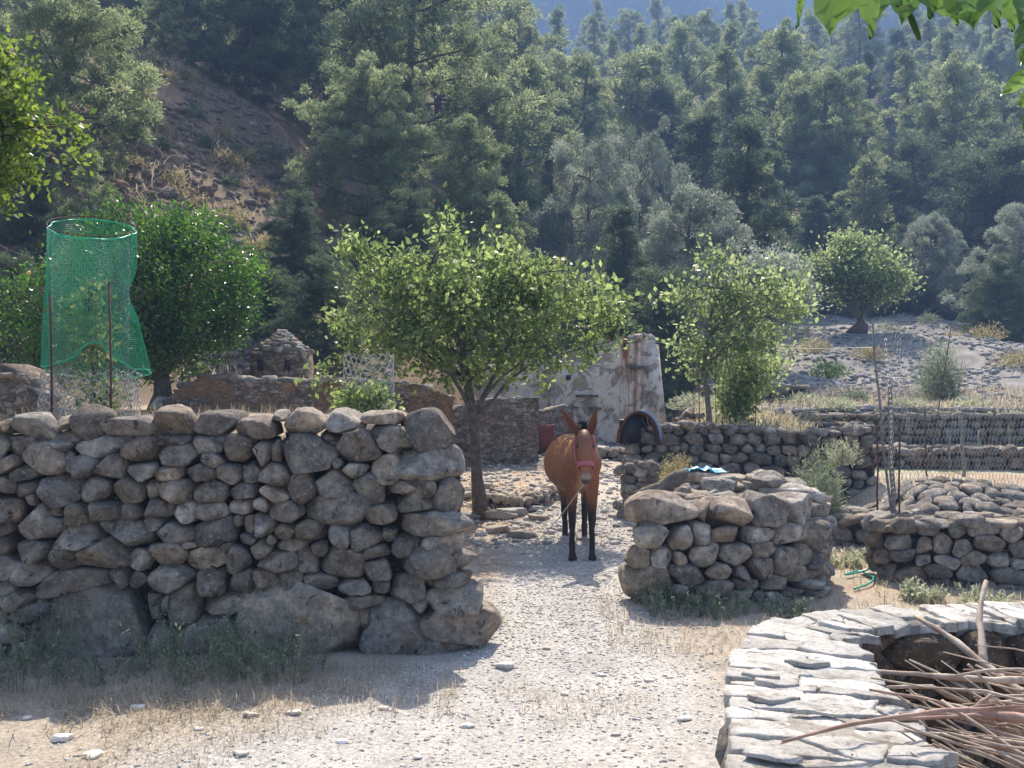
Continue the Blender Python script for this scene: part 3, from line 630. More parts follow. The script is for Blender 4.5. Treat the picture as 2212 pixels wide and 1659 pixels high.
# faces (outer side and inner side) as courses
fs = MB(); OF = Path([tuple(p) for p in oo[::-1]])     # travel reversed: right hand side is the outer side
wall_stones(fs, OF, courses(0, OF.L, 0, lambda u: RZ-.03, .13), 2, (.06, .1), .005, seed0=7000, z0=None, w0=.035)
IF = Path([tuple(p) for p in ii])
wall_stones(fs, IF, courses(0, IF.L, -.8, lambda u: RZ-.015, .13, 1.9), 2, (.06, .1), .005, seed0=7500, w0=.06, colf=lambda: np.array([.19, .14, .10])*rng.uniform(.7, 1.2))  # pit side coloured darker, its shade put into the stone colour
for v_ in fs.V: v_[:, 2] = np.minimum(v_[:, 2], RZ-.035-.004*rng.uniform(0, 1, len(v_)))
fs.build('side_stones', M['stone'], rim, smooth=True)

# ------------------------------------------------------------------ dry branches
def stick(P0, P1, r0, r1, bend=.06, n=12, kink=.012, side=0, forks=0, seed=0, name='dry_branch', m='wood'):
    r_ = np.random.default_rng(seed); t = np.linspace(0, 1, n)[:, None]; P0 = np.asarray(P0, float); P1 = np.asarray(P1, float); L = np.linalg.norm(P1-P0)
    d = np.cross(P1-P0, [0, 0, 1.]); d /= np.linalg.norm(d)+1e-9
    P = P0+(P1-P0)*t+np.sin(t*np.pi)*(np.array([0, 0, 1.])*bend*L+d*side*L)+np.cumsum(r_.normal(0, kink, (n, 3)), 0)*L*.5*np.sin(t*np.pi)**.5
    mb = MB(); tube(mb, P, np.linspace(r0, r1, n)*(1+.1*r_.standard_normal(n)), 6)
    for k in range(forks):
        i = r_.integers(3, n-2); e = P[i]+(P[i]-P[i-2])/np.linalg.norm(P[i]-P[i-2])*L*.25+r_.normal(0, .06, 3)*L+np.array([0, 0, .05*L])
        tt = np.linspace(0, 1, 6)[:, None]; Q = P[i]*(1-tt)+e*tt+r_.normal(0, .008, (6, 3))*L*tt; tube(mb, Q, np.linspace(np.interp(i, [0, n], [r0, r1])*.7, r1*.4, 6), 5)
    return mb.build(name, M[m], smooth=True)
b_ = stick(q(1690, 1625, 2.62)+[0, 0, .03], q(2230, 1575, 2.75)+[0, 0, .06], .0055, .008, .03, forks=2, seed=1, m='wood_red', kink=.008)
tag(b_, 'reddish branch lying across the pale slab top toward the lower right corner', 'branch')
tag(stick(q(1780, 1600, 2.7)+[0, 0, .03], q(2240, 1600, 2.9)+[0, 0, .05], .004, .006, .03, seed=2, m='wood_red'), 'thin curved twig lying just above the reddish branch on the slabs', 'branch')
tag(stick(q(1860, 1450, 3.5), q(2300, 1480, 3.2), .008, .016, .02, seed=3), 'pale arching branch reaching left over the dark hollow to the slab edge', 'branch')
tag(stick(q(2130, 1255, 3.9), q(2125, 1440, 3.6), .010, .017, -.0, side=.05, seed=4, n=9), 'upright forked pale stick rising highest from the branch heap', 'branch')
tag(stick(q(1975, 1330, 3.8), q(2260, 1530, 3.3), .010, .018, .03, seed=5), 'thick pale branch slanting up left over the far side of the heap', 'branch')
tag(stick(q(1925, 1555, 2.95), q(2250, 1560, 2.8), .012, .016, .05, seed=6, forks=1, m='wood_red'), 'thick reddish branch bent over the slab edge above the corner', 'branch')
r5 = np.random.default_rng(5)
for k in range(84):
    t = r5.uniform(0, 1); a = q(1870+330*r5.uniform(0, 1)**.8, 1385+r5.uniform(0, 230), r5.uniform(2.9, 3.9))
    x0 = r5.uniform(1930, 2180); y0 = 1500+(x0-1930)*-.3+r5.uniform(-10, 170)
    Yd = np.interp(y0, [1350, 1640], [3.8, 2.75])+r5.uniform(-.2, .15); a = q(x0, y0, Yd)
    L_ = r5.uniform(.7, 1.5); ang = r5.normal(R(-32), R(15))
    dd = np.array([math.cos(ang), -.25+r5.normal(0, .25), math.sin(ang)*.55]); bb = a+dd*L_
    if k % 5 == 0: a = a+np.array([-.1, 0, .10])
    r0 = r5.uniform(.003, .010)
    o = stick(a, bb, r0*.6, r0*1.5, r5.uniform(-.04, .10), 10, .02, r5.normal(0, .05), 1 if k % 3 == 0 else 0, 100+k, m='wood_red' if k % 7 == 0 else 'wood')
    tag(o, 'bare dry branch tangled in the heap filling the round stone enclosure', 'branch', 'dry branches heaped in the round enclosure')

# ------------------------------------------------------------------ foliage
def leaves(mb, Cn, size, asp=.45, up=.3, outw=None, jit=.38, r=rng, tone=None, fold=True):
    """one diamond shaped leaf at each point of Cn"""
    n = len(Cn); size = size*r.uniform(1-jit*1.4, 1+jit, (n, 1)); D = r.normal(0, 1, (n, 3)); D[:, 2] += up
    if outw is not None: D = D+outw
    D /= np.linalg.norm(D, axis=1)[:, None]; Sd = np.cross(D, r.normal(0, 1, (n, 3))); Sd /= np.linalg.norm(Sd, axis=1)[:, None]+1e-9; Nn = np.cross(D, Sd)
    a = Cn; b = Cn+D*size*.45+Sd*size*asp*.5+Nn*size*.06; c = Cn+D*size; d = Cn+D*size*.45-Sd*size*asp*.5+Nn*size*.06
    V = np.stack([a, b, c, d], 1).reshape(-1, 3); i = np.arange(n)*4
    t = r.uniform(0, 1, n) if tone is None else np.clip(tone+r.normal(0, .18, n), 0, 1)
    col = np.repeat(t, 4)[:, None]*np.ones(3)
    mb.add(V, np.stack([i, i+1, i+2, i+3], -1), col)
def limb(mb, A, B, r0, r1, sag=0., n=7, r=rng, wig=.05, sides=6):
    A = np.asarray(A, float); B = np.asarray(B, float); t = np.linspace(0, 1, n)[:, None]; L = np.linalg.norm(B-A)
    P = A+(B-A)*t; P += np.sin(t*np.pi)*(np.array([0, 0, sag*L])+r.normal(0, wig, 3)*L)
    P[1:-1] += r.normal(0, wig*.25*L, (n-2, 3)); tube(mb, P, np.linspace(r0, r1, n), sides); return P
def crown_tree(name, base, trunkpts, blobs, nleaf, size, lmat, label, cat, group=None, r0=.08, asp=.5, clump=.16, ncl=None, up=.2, bark='bark', seed=1, branches=26, shell=.5, extra=None, tonez=0, loc=None, twigr=.5):
    """blobs: (centre, radii) ellipsoids in world space; foliage sits in clumps inside them, limbs reach the clumps"""
    r = np.random.default_rng(seed); base = np.asarray(base, float)
    root = empty(name, base, label, cat, group)
    tp = np.array(trunkpts, float)-base; tb = MB(); tube(tb, tp, np.linspace(r0, r0*.5, len(tp))*np.concatenate([[1.45], np.ones(len(tp)-1)]), 9)
    vol = np.array([np.prod(b[1]) for b in blobs])**.75; vol /= vol.sum(); ncl = ncl or nleaf//60
    cl = []; outs = []
    for (c, rad), f in zip(blobs, vol):
        m = max(2, int(ncl*f)); D = r.normal(0, 1, (m, 3)); D /= np.linalg.norm(D, axis=1)[:, None]; rr = (shell+(1-shell)*r.uniform(0, 1, (m, 1)))**.9
        rr *= 1+.18*vnoise(D*2.2+seed)[:, None]
        cl.append(np.asarray(c)-base+D*rr*np.asarray(rad)); outs.append(D)
    cl = np.concatenate(cl); outs = np.concatenate(outs)
    anchors = tp[len(tp)//2:]
    mains = []
    for i in r.choice(len(cl), min(branches, len(cl)), replace=False):
        a = anchors[r.integers(0, len(anchors))]; mains.append(limb(tb, a, cl[i], r0*r.uniform(.25, .45), r0*.08, .08, 8, r))
    MP = np.concatenate(mains)
    for i in r.choice(len(cl), min(int(len(cl)*twigr), len(cl)), replace=False):
        j = np.argmin(np.linalg.norm(MP-cl[i], axis=1)); limb(tb, MP[j], cl[i], r0*.10, r0*.04, .0, 4, r, .06, 4)
    tb.build('trunk', M[bark], root, True)
    per = max(4, nleaf//len(cl)); sg = clump*r.uniform(.6, 1.3, len(cl))
    Cn = np.repeat(cl, per, 0)+r.normal(0, 1, (len(cl)*per, 3))*np.repeat(sg, per)[:, None]*[1, 1, .8]
    tone = np.repeat(r.uniform(.1, .9, len(cl)), per)
    fb = MB(); leaves(fb, Cn, size, asp, up, np.repeat(outs, per, 0)*.4, r=r, tone=tone); fb.build('crown', lmat, root)
    kids(root); return root

# fig like tree in the middle
B = q(1040, 1095, 12); B[2] = Hs(B[0], 12)
T = [B, q(1030, 1030, 12), q(1027, 960, 12), q(1022, 900, 12), q(1010, 830, 12), q(1000, 760, 12), q(1000, 680, 12)]
def QB(x, y, Y, rx, ry, rd=None):
    c = q(x, y, Y); k = .46293/F*Y; return (c, (rx*k, (rd or rx)*k, ry*k))
crown_tree('fruit_tree', B, T, [QB(1010, 650, 12, 230, 125, 200), QB(870, 610, 12, 130, 95), QB(1190, 660, 12, 150, 85), QB(970, 530, 12, 55, 65), QB(1130, 590, 12, 120, 55), QB(780, 550, 12, 75, 55), QB(760, 720, 12, 60, 65), QB(880, 740, 12, 150, 95), QB(1010, 790, 12, 110, 60), QB(1160, 770, 12, 120, 50), QB(1300, 660, 12, 60, 65), QB(710, 800, 12, 45, 22), QB(970, 470, 12, 18, 22), QB(1270, 740, 12, 60, 40)],
           13500, .098, M['fruit'], 'broad bright green fruit tree with a leaning bare trunk in the middle of the yard', 'tree', r0=.085, clump=.13, seed=3, branches=24, asp=.5, shell=.15, ncl=520, twigr=.7)
tb = MB()   # root flare
o = [c for c in bpy.data.objects if c.name == 'fruit_tree'][0]
limb(tb, (0, 0, .12), (.28, -.05, -.02), .09, .05); limb(tb, (0, 0, .15), (.12, .15, -.05), .08, .04); limb(tb, (0, 0, .15), (-.12, -.1, -.05), .08, .04)
tb.build('root', M['bark'], o, True)

# dark round carob behind the net
B = q(350, 870, 14); B[2] = Hs(B[0], 14)
T = [B, q(352, 850, 14), q(350, 820, 14), q(340, 760, 14), q(300, 700, 14)]
crown_tree('carob_tree', B, T, [QB(340, 640, 14, 230, 180, 220), QB(150, 690, 14, 130, 130), QB(440, 620, 14, 130, 130), QB(300, 540, 14, 150, 90), QB(60, 700, 14, 60, 110), QB(250, 730, 14, 200, 100), QB(420, 500, 14, 80, 50)],
           52000, .075, M['carob'], 'dense dark green round crowned tree behind the green net', 'tree', r0=.16, clump=.13, seed=5, branches=50, ncl=1100, shell=.55, asp=.45)

# sapling right with pale leaves
B = q(1530, 945, 15); B[2] = Hs(B[0], 15)-.02
T = [B, q(1532, 900, 15), q(1527, 850, 15), q(1520, 800, 15), q(1530, 720, 15), q(1545, 620, 15)]
crown_tree('apricot_tree', B, T, [QB(1560, 640, 15, 80, 90), QB(1545, 560, 15, 35, 55), QB(1490, 650, 15, 50, 50), QB(1640, 640, 15, 100, 75), QB(1590, 740, 15, 100, 60), QB(1720, 660, 15, 50, 40), QB(1640, 740, 15, 80, 35), QB(1520, 790, 15, 60, 40), QB(1440, 640, 15, 14, 18), QB(1500, 750, 15, 60, 45)],
           4400, .10, M['apricot'], 'slender young tree with glossy pale leaves behind the terrace wall', 'tree', r0=.055, clump=.16, seed=8, branches=24, asp=.6, shell=.15, bark='bark_grey', ncl=190)
B = q(1590, 930, 15.6); B[2] = Hs(B[0], 15.6)-.02
crown_tree('apricot_tree', B, [B, q(1590, 880, 15.6), q(1595, 830, 15.6)], [QB(1600, 830, 15.6, 60, 75), QB(1640, 790, 15.6, 50, 40), QB(1590, 880, 15.6, 40, 40)],
           4000, .085, M['apricot'], 'short bushy sapling leafing to the ground beside the slender young tree', 'tree', r0=.03, clump=.13, seed=9, branches=14, asp=.6, shell=.2, bark='bark_grey')
B = q(1850, 735, 33); B[2] = Hs(B[0], 33)-.1; k0 = B[2]-q(1850, 735, 33)[2]
dz = np.array([0, 0, k0*.0])
T = [B, q(1862, 700, 33), q(1858, 680, 33), q(1830, 650, 33)]
crown_tree('walnut_tree', B, T, [QB(1850, 590, 33, 90, 50), QB(1840, 540, 33, 50, 35), QB(1780, 590, 33, 40, 35), QB(1920, 605, 33, 38, 30), QB(1880, 620, 33, 60, 30)],
           15000, .15, M['apricot'], 'umbrella shaped green tree standing alone on the grey scree slope', 'tree', r0=.28, clump=.30, seed=12, branches=22, asp=.55, ncl=420, shell=.4)
B = q(1665, 720, 27); B[2] = Hs(B[0], 27)-.1
crown_tree('olive_tree', B, [B, q(1665, 680, 27), q(1660, 640, 27)], [QB(1660, 610, 27, 70, 60), QB(1700, 640, 27, 50, 40), QB(1640, 660, 27, 40, 40)],
           12000, .13, M['olive'], 'dull green shrubby tree half hidden behind the slender young tree', 'tree', r0=.14, clump=.28, seed=13, branches=16, asp=.4, ncl=260)
# left edge branch tree with yellow green leaves
B = np.array([-4.9, 7.6, 0]); B[2] = Hs(-4.9, 7.6)
crown_tree('plum_tree', B, [B, (-4.85, 7.5, 2.2), (-4.7, 7.4, 2.9), (-4.6, 7.3, 3.6)], [QB(20, 260, 7, 75, 110, 70), QB(-20, 380, 7, 80, 90, 70), QB(130, 270, 7, 38, 26), QB(150, 330, 7, 30, 20), QB(20, 160, 7, 40, 50), QB(-60, 200, 7, 110, 150, 90), QB(60, 370, 7, 35, 25)],
           5200, .060, M['yellowgreen'], 'tree with glossy yellow green leaves entering at the left edge', 'tree', r0=.09, clump=.085, seed=21, branches=22, asp=.6, ncl=260, shell=.1)
f_ = MB(); P, Fc = ICO[2]; f_.add(P*.018+q(62, 590, 7)-np.array(B), Fc); M['plum'] = mat('plum', (.55, .36, .10), .4, .5)
fr = f_.build('fruit', M['plum'], [o for o in bpy.data.objects if o.name == 'plum_tree'][0], True)
tb = MB(); P0 = q(-10, 500, 7)-B; limb(tb, P0-[.2, 0, 0], q(80, 565, 7)-B, .006, .003); tb.build('branch', M['bark_grey'], [o for o in bpy.data.objects if o.name == 'plum_tree'][0], True)

# ------------------------------------------------------------------ shrub in hex wire + green net
def hexnet(mb, fn, nu, nv, r, closed=True, jit=.0, keep=None):
    """fn(u,v)->xyz, u in 0..1, v in 0..1; hexagon netting as thin prisms"""
    A = []; Bq = []
    def pt(i, j): return (i/nu, j/nv)
    E = []
    for j in range(nv):
        for i in range(nu):
            o = .5 if j % 2 else 0
            a = ((i+o)/nu, (j+.33)/nv); b = ((i+o)/nu, (j-.33)/nv if 0 else (j+.33)/nv)
            lo = ((i+o)/nu, (j+.0)/nv); hi = ((i+o)/nu, (j+.42)/nv)
            E.append((lo, hi)); E.append((hi, ((i+o-.5)/nu, (j+1.)/nv))); E.append((hi, ((i+o+.5)/nu, (j+1.)/nv)))
    E = np.array(E)
    if not closed: E = E[(E[..., 0] >= 0).all(1) & (E[..., 0] <= 1).all(1)]
    if keep is not None: E = E[keep(E[:, 0, 0] % 1, E[:, 0, 1])]
    P = fn(E[:, 0, 0], E[:, 0, 1]); Q = fn(E[:, 1, 0], E[:, 1, 1]); segs(mb, P, Q, r)
CY = 7.7; cc = q(198, 700, CY); tz = Hs(cc[0], CY)
def cyl(cx_, cy_, r_, z0_, z1_, wob=.04):
    def f(u, v):
        a = u*2*np.pi; z = z0_+(z1_-z0_)*v; rr = r_*(1+wob*np.sin(3*a+v*5)+wob*.6*np.sin(5*a-v*9)); return np.stack([cx_+rr*np.cos(a), cy_+rr*np.sin(a), z+.02*np.sin(7*a)], -1)
    return f
cage = empty('wire_cage', (cc[0], CY, tz), 'cylinder of hexagonal wire netting on two rusty stakes round the netted sapling', 'wire cage')
mb = MB(); hexnet(mb, cyl(0, 0, .30, 0, 1.72), 40, 40, .0018); mb.build('wire_netting', M['wire'], cage)
mb = MB(); hexnet(mb, cyl(0.01, 0, .37, 0, .62, .09), 34, 13, .0036); mb.build('wire_netting', M['wire_new'], cage)
for x_, top_, lean in ((240, 610, .02), (112, 760, -.05)):
    p0 = q(x_, 905, CY-.36)-np.array([cc[0], CY, tz]); p1 = q(x_-4, top_ if x_ > 200 else 640, CY-.36)-np.array([cc[0], CY, tz]); p0[2] = -.05
    mb = MB(); tube(mb, [p0, (p0+p1)/2+[.005, 0, 0], p1], .009, 7); mb.build('stake', M['rust'], cage, True)
zt = q(198, 495, CY)[2]-tz
def netf(u, v):
    a = u*2*np.pi                                       # u=0 right, .25 back, .75 front
    top = zt+.13*np.sin(a)-.05*np.cos(a)
    bot = .20+np.interp(u % 1, [0, .06, .25, .45, .55, .62, .70, .76, .80, .84, .89, .94, 1], [.44, .40, .36, .40, .46, .46, .48, .54, .64, .66, .52, .44, .44])
    z = bot+(top-bot)*v
    base = .325+.01*np.sin(3*a)
    lowr = np.interp(1-v, [0, .35, .55, 1], [0, 0, .02, .12])*(np.clip(np.cos(a), 0, 1)**2)
    pinch = -.10*np.exp(-((v-.55)/.12)**2)*np.clip(np.cos(a+.3), 0, 1)
    lowl = .05*(1-v)*np.clip(-np.cos(a), 0, 1)
    fold = .035*np.exp(-(((u % 1)-.83)/.05)**2)*np.sin(v*7)
    rr = base+lowr+lowl+pinch+fold+.012*np.sin(9*a+6*v)
    return np.stack([rr*np.cos(a)*1.05, rr*np.sin(a), z], -1)
net = MB(); nu, nv = 96, 72
U, Vv = np.meshgrid(np.arange(nu+1)/nu, np.arange(nv+1)/nv, indexing='ij'); G_ = netf(U.ravel(), Vv.ravel()).reshape(nu+1, nv+1, 3)
segs(net, G_[:-1].reshape(-1, 3), G_[1:].reshape(-1, 3), .0017); segs(net, G_[:, :-1].reshape(-1, 3), G_[:, 1:].reshape(-1, 3), .0017)
net.c = [np.full((len(v), 3), .5) for v in net.V]; net.hc = True
for e in (nv, 0): tube(net, G_[:, e], .007, 6, (.8, .8, .8))
no = net.build('garden_net', M['net']); no.location = (cc[0], CY, tz)
tag(no, 'green plastic mesh sleeve pulled over the tall wire cage behind the big wall', 'netting')
ring = MB(); a = np.linspace(0, 2*np.pi, 40); tube(ring, np.stack([.33*np.cos(a)*1.05, .33*np.sin(a), zt+.13*np.sin(a)-.05*np.cos(a)+.03], -1), .004, 5); ring.build('top_wire', M['rust'], cage)
kids(cage)
B = np.array([cc[0], CY, tz])
crown_tree('sapling', B, [B, B+[.02, 0, .6], B+[-.03, 0, 1.1], B+[0, 0, 1.4]], [(B+np.array([-.02, 0, 1.0]), (.26, .26, .55)), (B+np.array([.05, 0, .4]), (.22, .22, .35))], 1100, .07, M['fruit'], 'leafy sapling growing inside the green net', 'tree', r0=.018, clump=.07, seed=33, branches=12, shell=.1, ncl=70)
# second small netted bush
c2 = q(800, 830, 8.6); t2 = Hs(c2[0], 8.6)
cage2 = empty('wire_cage', (c2[0], 8.6, t2), 'bare silvery chicken wire cylinder above the bright bush behind the wall', 'wire cage')
mb = MB(); zz = q(800, 765, 8.6)[2]-t2; hexnet(mb, cyl(0, 0, .235, 0, zz, .05), 20, 22, .0030); mb.build('wire_netting', M['wire_new'], cage2)
B = np.array([c2[0]-.03, 8.5, t2])
crown_tree('bush', B, [B, B+[0, 0, .2], B+[.02, 0, .4]], [QB(790, 880, 8.5, 62, 35), QB(760, 850, 8.5, 30, 28), QB(815, 860, 8.5, 30, 25)], 1500, .06, M['fruit'], 'bright green leafy bush poking over the big wall inside chicken wire', 'bush', r0=.015, clump=.06, seed=35, branches=12, shell=.1, ncl=90)

# ------------------------------------------------------------------ forest
def pine_proto(name, h, rad, nbr, mt, seed, clumpr=.40, per=190, lean=0, size=.17, start=.18, conic=.6, density=1.):
    r = np.random.default_rng(seed); root = empty(name, (0, 0, 0), None, None); tb = MB()
    t = np.linspace(0, 1, 9); ax = np.column_stack([lean*h*t**1.5+.02*h*np.sin(t*5+seed), .02*h*np.sin(t*4+seed*2), h*.97*t]); tube(tb, ax, np.linspace(h*.022, h*.004, 9), 7)
    cl = []; od = []
    for k in range(nbr):
        s = start+(1-start)*(k+.5)/nbr; s = min(.98, s+r.normal(0, .02)); prof = (1-(s-start)/(1-start))**conic*.92+.10
        if s < start+.12: prof *= .75
        L = rad*prof*r.uniform(.6, 1.2); a = k*2.4+r.normal(0, .5)
        p0 = np.array([np.interp(s, t, ax[:, j]) for j in range(3)]); rise = r.uniform(.05, .4)*L
        p1 = p0+np.array([math.cos(a)*L, math.sin(a)*L, rise]); P = limb(tb, p0, p1, h*.008*(1-s*.6), h*.002, -.04, 6, r, .05, 5)
        m = max(2, int(L/clumpr*1.9*density))
        for j in range(m):
            f = .35+.65*(j+r.uniform(0, 1))/m; c = np.array([np.interp(f, np.linspace(0, 1, 6), P[:, d]) for d in range(3)])
            sp = (1.1-f)*L*.30+clumpr*.4; c = c+r.normal(0, 1, 3)*[sp, sp, sp*.95]+[0, 0, .15*clumpr]; cl.append(c+[0, 0, r.normal(0, .22)*clumpr]); dd = c-p0*[1, 1, 1]; od.append(dd/np.linalg.norm(dd))
    for j in range(5): cl.append(ax[-1]+r.normal(0, clumpr*.4, 3)+[0, 0, -j*.4*clumpr]); od.append(np.array([0, 0, 1.]))
    cl = np.array(cl); od = np.array(od); tb.build('trunk', M['bark'], root, True)
    sg = clumpr*r.uniform(.55, 1.15, len(cl)); D = r.normal(0, 1, (len(cl)*per, 3)); D /= np.linalg.norm(D, axis=1)[:, None]; D[:, 2] = np.abs(D[:, 2])*1.3-.4
    Cn = np.repeat(cl, per, 0)+D*np.repeat(sg, per)[:, None]*r.uniform(.2, 1, (len(D), 1))**.6*[1, 1, .95]
    tone = np.repeat(r.uniform(.15, .85, len(cl)), per)
    fb = MB(); leaves(fb, Cn, size, .22, .35, D*1.2, r=r, tone=tone); fb.build('crown', mt, root); kids(root)
    return root
PR = {}
PR['pineA'] = (pine_proto('pine_tree', 10, 3.4, 34, M['pine'], 1), 10)
PR['pineB'] = (pine_proto('pine_tree', 10, 3.0, 30, M['pine'], 2, lean=.04, conic=.8), 10)
PR['pineC'] = (pine_proto('pine_tree', 10, 4.3, 36, M['pine'], 3, lean=-.05, conic=.45, start=.12), 10)
PR['pineD'] = (pine_proto('pine_tree', 10, 2.5, 34, M['pine'], 4, conic=.9, clumpr=.4, start=.1), 10)
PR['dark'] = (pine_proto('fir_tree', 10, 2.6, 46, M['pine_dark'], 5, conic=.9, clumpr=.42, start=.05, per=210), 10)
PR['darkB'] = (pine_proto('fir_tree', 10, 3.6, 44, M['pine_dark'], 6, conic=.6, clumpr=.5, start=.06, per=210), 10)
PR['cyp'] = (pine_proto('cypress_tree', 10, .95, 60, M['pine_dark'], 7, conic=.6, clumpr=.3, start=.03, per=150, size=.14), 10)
PR['olive'] = (pine_proto('olive_tree', 6, 3.0, 30, M['olive'], 8, conic=.35, clumpr=.42, start=.2, per=420, size=.105), 6)
PR['oliveB'] = (pine_proto('olive_tree', 6, 2.5, 28, M['olive'], 9, conic=.45, clumpr=.40, start=.12, per=420, size=.105), 6)
used = set()
def plant(kind, x, y, h, rz, label, cat='tree', group=None, wide=1., dz=-.2):
    p, hh = PR[kind]
    if kind not in used: o = p; used.add(kind)
    else: o = copy_tree(p)
    o.location = (x, y, Hs(x, y)+dz); o.rotation_euler = (0, 0, rz); s = h/hh; o.scale = (s*wide, s*wide, s)
    tag(o, label, cat, group); return o
def plant_px(kind, cxp, topp, Yd, label, wide=1., hmin=2, rz=None):
    """tree whose top shows at (cxp, topp) in the 2212 view, rooted in the terrain at distance Yd"""
    P = q(cxp, topp, Yd); z = Hs(P[0], Yd); h = max(hmin, P[2]-z+.2); plant(kind, P[0], Yd, h, rng.uniform(0, 6.28) if rz is None else rz, label, wide=wide)
key = [
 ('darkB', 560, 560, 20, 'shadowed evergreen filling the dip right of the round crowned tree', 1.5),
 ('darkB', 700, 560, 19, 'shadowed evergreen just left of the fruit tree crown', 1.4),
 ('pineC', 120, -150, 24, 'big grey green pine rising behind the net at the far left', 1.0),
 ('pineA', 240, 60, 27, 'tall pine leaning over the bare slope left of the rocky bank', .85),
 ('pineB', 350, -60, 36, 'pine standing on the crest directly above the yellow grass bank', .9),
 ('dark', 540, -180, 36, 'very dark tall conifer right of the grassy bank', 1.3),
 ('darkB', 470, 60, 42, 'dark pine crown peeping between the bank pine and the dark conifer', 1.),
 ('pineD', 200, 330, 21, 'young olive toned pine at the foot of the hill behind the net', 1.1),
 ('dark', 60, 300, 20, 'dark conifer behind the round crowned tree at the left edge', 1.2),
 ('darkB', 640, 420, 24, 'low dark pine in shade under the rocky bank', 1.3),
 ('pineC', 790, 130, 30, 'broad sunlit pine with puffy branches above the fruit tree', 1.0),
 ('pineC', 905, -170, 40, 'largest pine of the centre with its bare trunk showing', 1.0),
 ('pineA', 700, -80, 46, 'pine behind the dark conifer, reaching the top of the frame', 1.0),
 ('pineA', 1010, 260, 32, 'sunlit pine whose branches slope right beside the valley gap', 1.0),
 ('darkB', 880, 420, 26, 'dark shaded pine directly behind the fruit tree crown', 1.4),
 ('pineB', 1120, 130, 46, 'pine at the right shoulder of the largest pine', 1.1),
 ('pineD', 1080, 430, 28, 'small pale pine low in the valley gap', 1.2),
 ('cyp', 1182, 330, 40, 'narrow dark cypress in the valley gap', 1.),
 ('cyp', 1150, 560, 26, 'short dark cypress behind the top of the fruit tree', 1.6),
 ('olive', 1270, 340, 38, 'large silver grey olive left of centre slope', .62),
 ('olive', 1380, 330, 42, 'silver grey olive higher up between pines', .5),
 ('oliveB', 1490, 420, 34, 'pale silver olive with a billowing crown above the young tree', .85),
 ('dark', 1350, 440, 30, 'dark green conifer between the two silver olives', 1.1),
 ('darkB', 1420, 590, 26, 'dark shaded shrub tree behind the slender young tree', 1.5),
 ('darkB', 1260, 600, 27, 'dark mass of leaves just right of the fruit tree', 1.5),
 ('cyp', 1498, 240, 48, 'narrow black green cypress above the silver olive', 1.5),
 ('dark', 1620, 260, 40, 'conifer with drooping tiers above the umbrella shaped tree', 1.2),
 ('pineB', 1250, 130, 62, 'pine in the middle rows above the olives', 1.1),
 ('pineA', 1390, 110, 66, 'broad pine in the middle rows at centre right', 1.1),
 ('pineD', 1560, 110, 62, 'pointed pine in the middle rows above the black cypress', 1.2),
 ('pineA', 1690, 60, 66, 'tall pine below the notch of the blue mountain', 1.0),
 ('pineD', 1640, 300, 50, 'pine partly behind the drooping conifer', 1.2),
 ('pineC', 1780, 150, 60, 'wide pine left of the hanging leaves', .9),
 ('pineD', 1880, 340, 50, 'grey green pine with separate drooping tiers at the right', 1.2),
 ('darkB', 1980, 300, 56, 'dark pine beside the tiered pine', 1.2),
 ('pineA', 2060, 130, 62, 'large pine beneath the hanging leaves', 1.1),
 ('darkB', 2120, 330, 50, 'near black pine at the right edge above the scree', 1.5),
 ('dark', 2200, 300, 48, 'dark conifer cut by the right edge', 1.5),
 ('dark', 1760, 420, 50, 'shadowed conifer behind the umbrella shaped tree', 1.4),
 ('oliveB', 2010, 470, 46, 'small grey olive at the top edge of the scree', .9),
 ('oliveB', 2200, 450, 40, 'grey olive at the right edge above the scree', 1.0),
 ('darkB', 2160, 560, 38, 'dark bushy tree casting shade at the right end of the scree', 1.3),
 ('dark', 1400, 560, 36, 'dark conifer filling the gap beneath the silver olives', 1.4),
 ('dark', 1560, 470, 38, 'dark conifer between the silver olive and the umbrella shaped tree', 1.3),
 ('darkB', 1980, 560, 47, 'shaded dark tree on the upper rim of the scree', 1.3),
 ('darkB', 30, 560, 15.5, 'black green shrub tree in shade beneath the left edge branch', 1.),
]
for kd, cxp, tp_, Yd, lab, wd in key: plant_px(kd, cxp, tp_, Yd, lab, wd)
r6 = np.random.default_rng(66); pts = []
tries = 0
while len(pts) < 150 and tries < 6000:
    tries += 1; y = r6.uniform(42, 150); x = r6.uniform(-.66, .66)*y
    if x > 0 and y < 56+.12*x: continue
    if all((x-a)**2+(y-b)**2 > (3.6+.015*y)**2 for a, b in pts):
        pts.append((x, y)); kd = r6.choice(['pineA', 'pineB', 'pineC', 'pineD', 'dark', 'cyp'], p=[.20, .20, .04, .34, .14, .08])
        plant(kd, x, y, r6.uniform(9, 14.5), r6.uniform(0, 6.28), 'hazy pine among the closed rows climbing the forested hillside', 'tree', 'pines in the closed rows up the hillside', wide=r6.uniform(.9, 1.2))
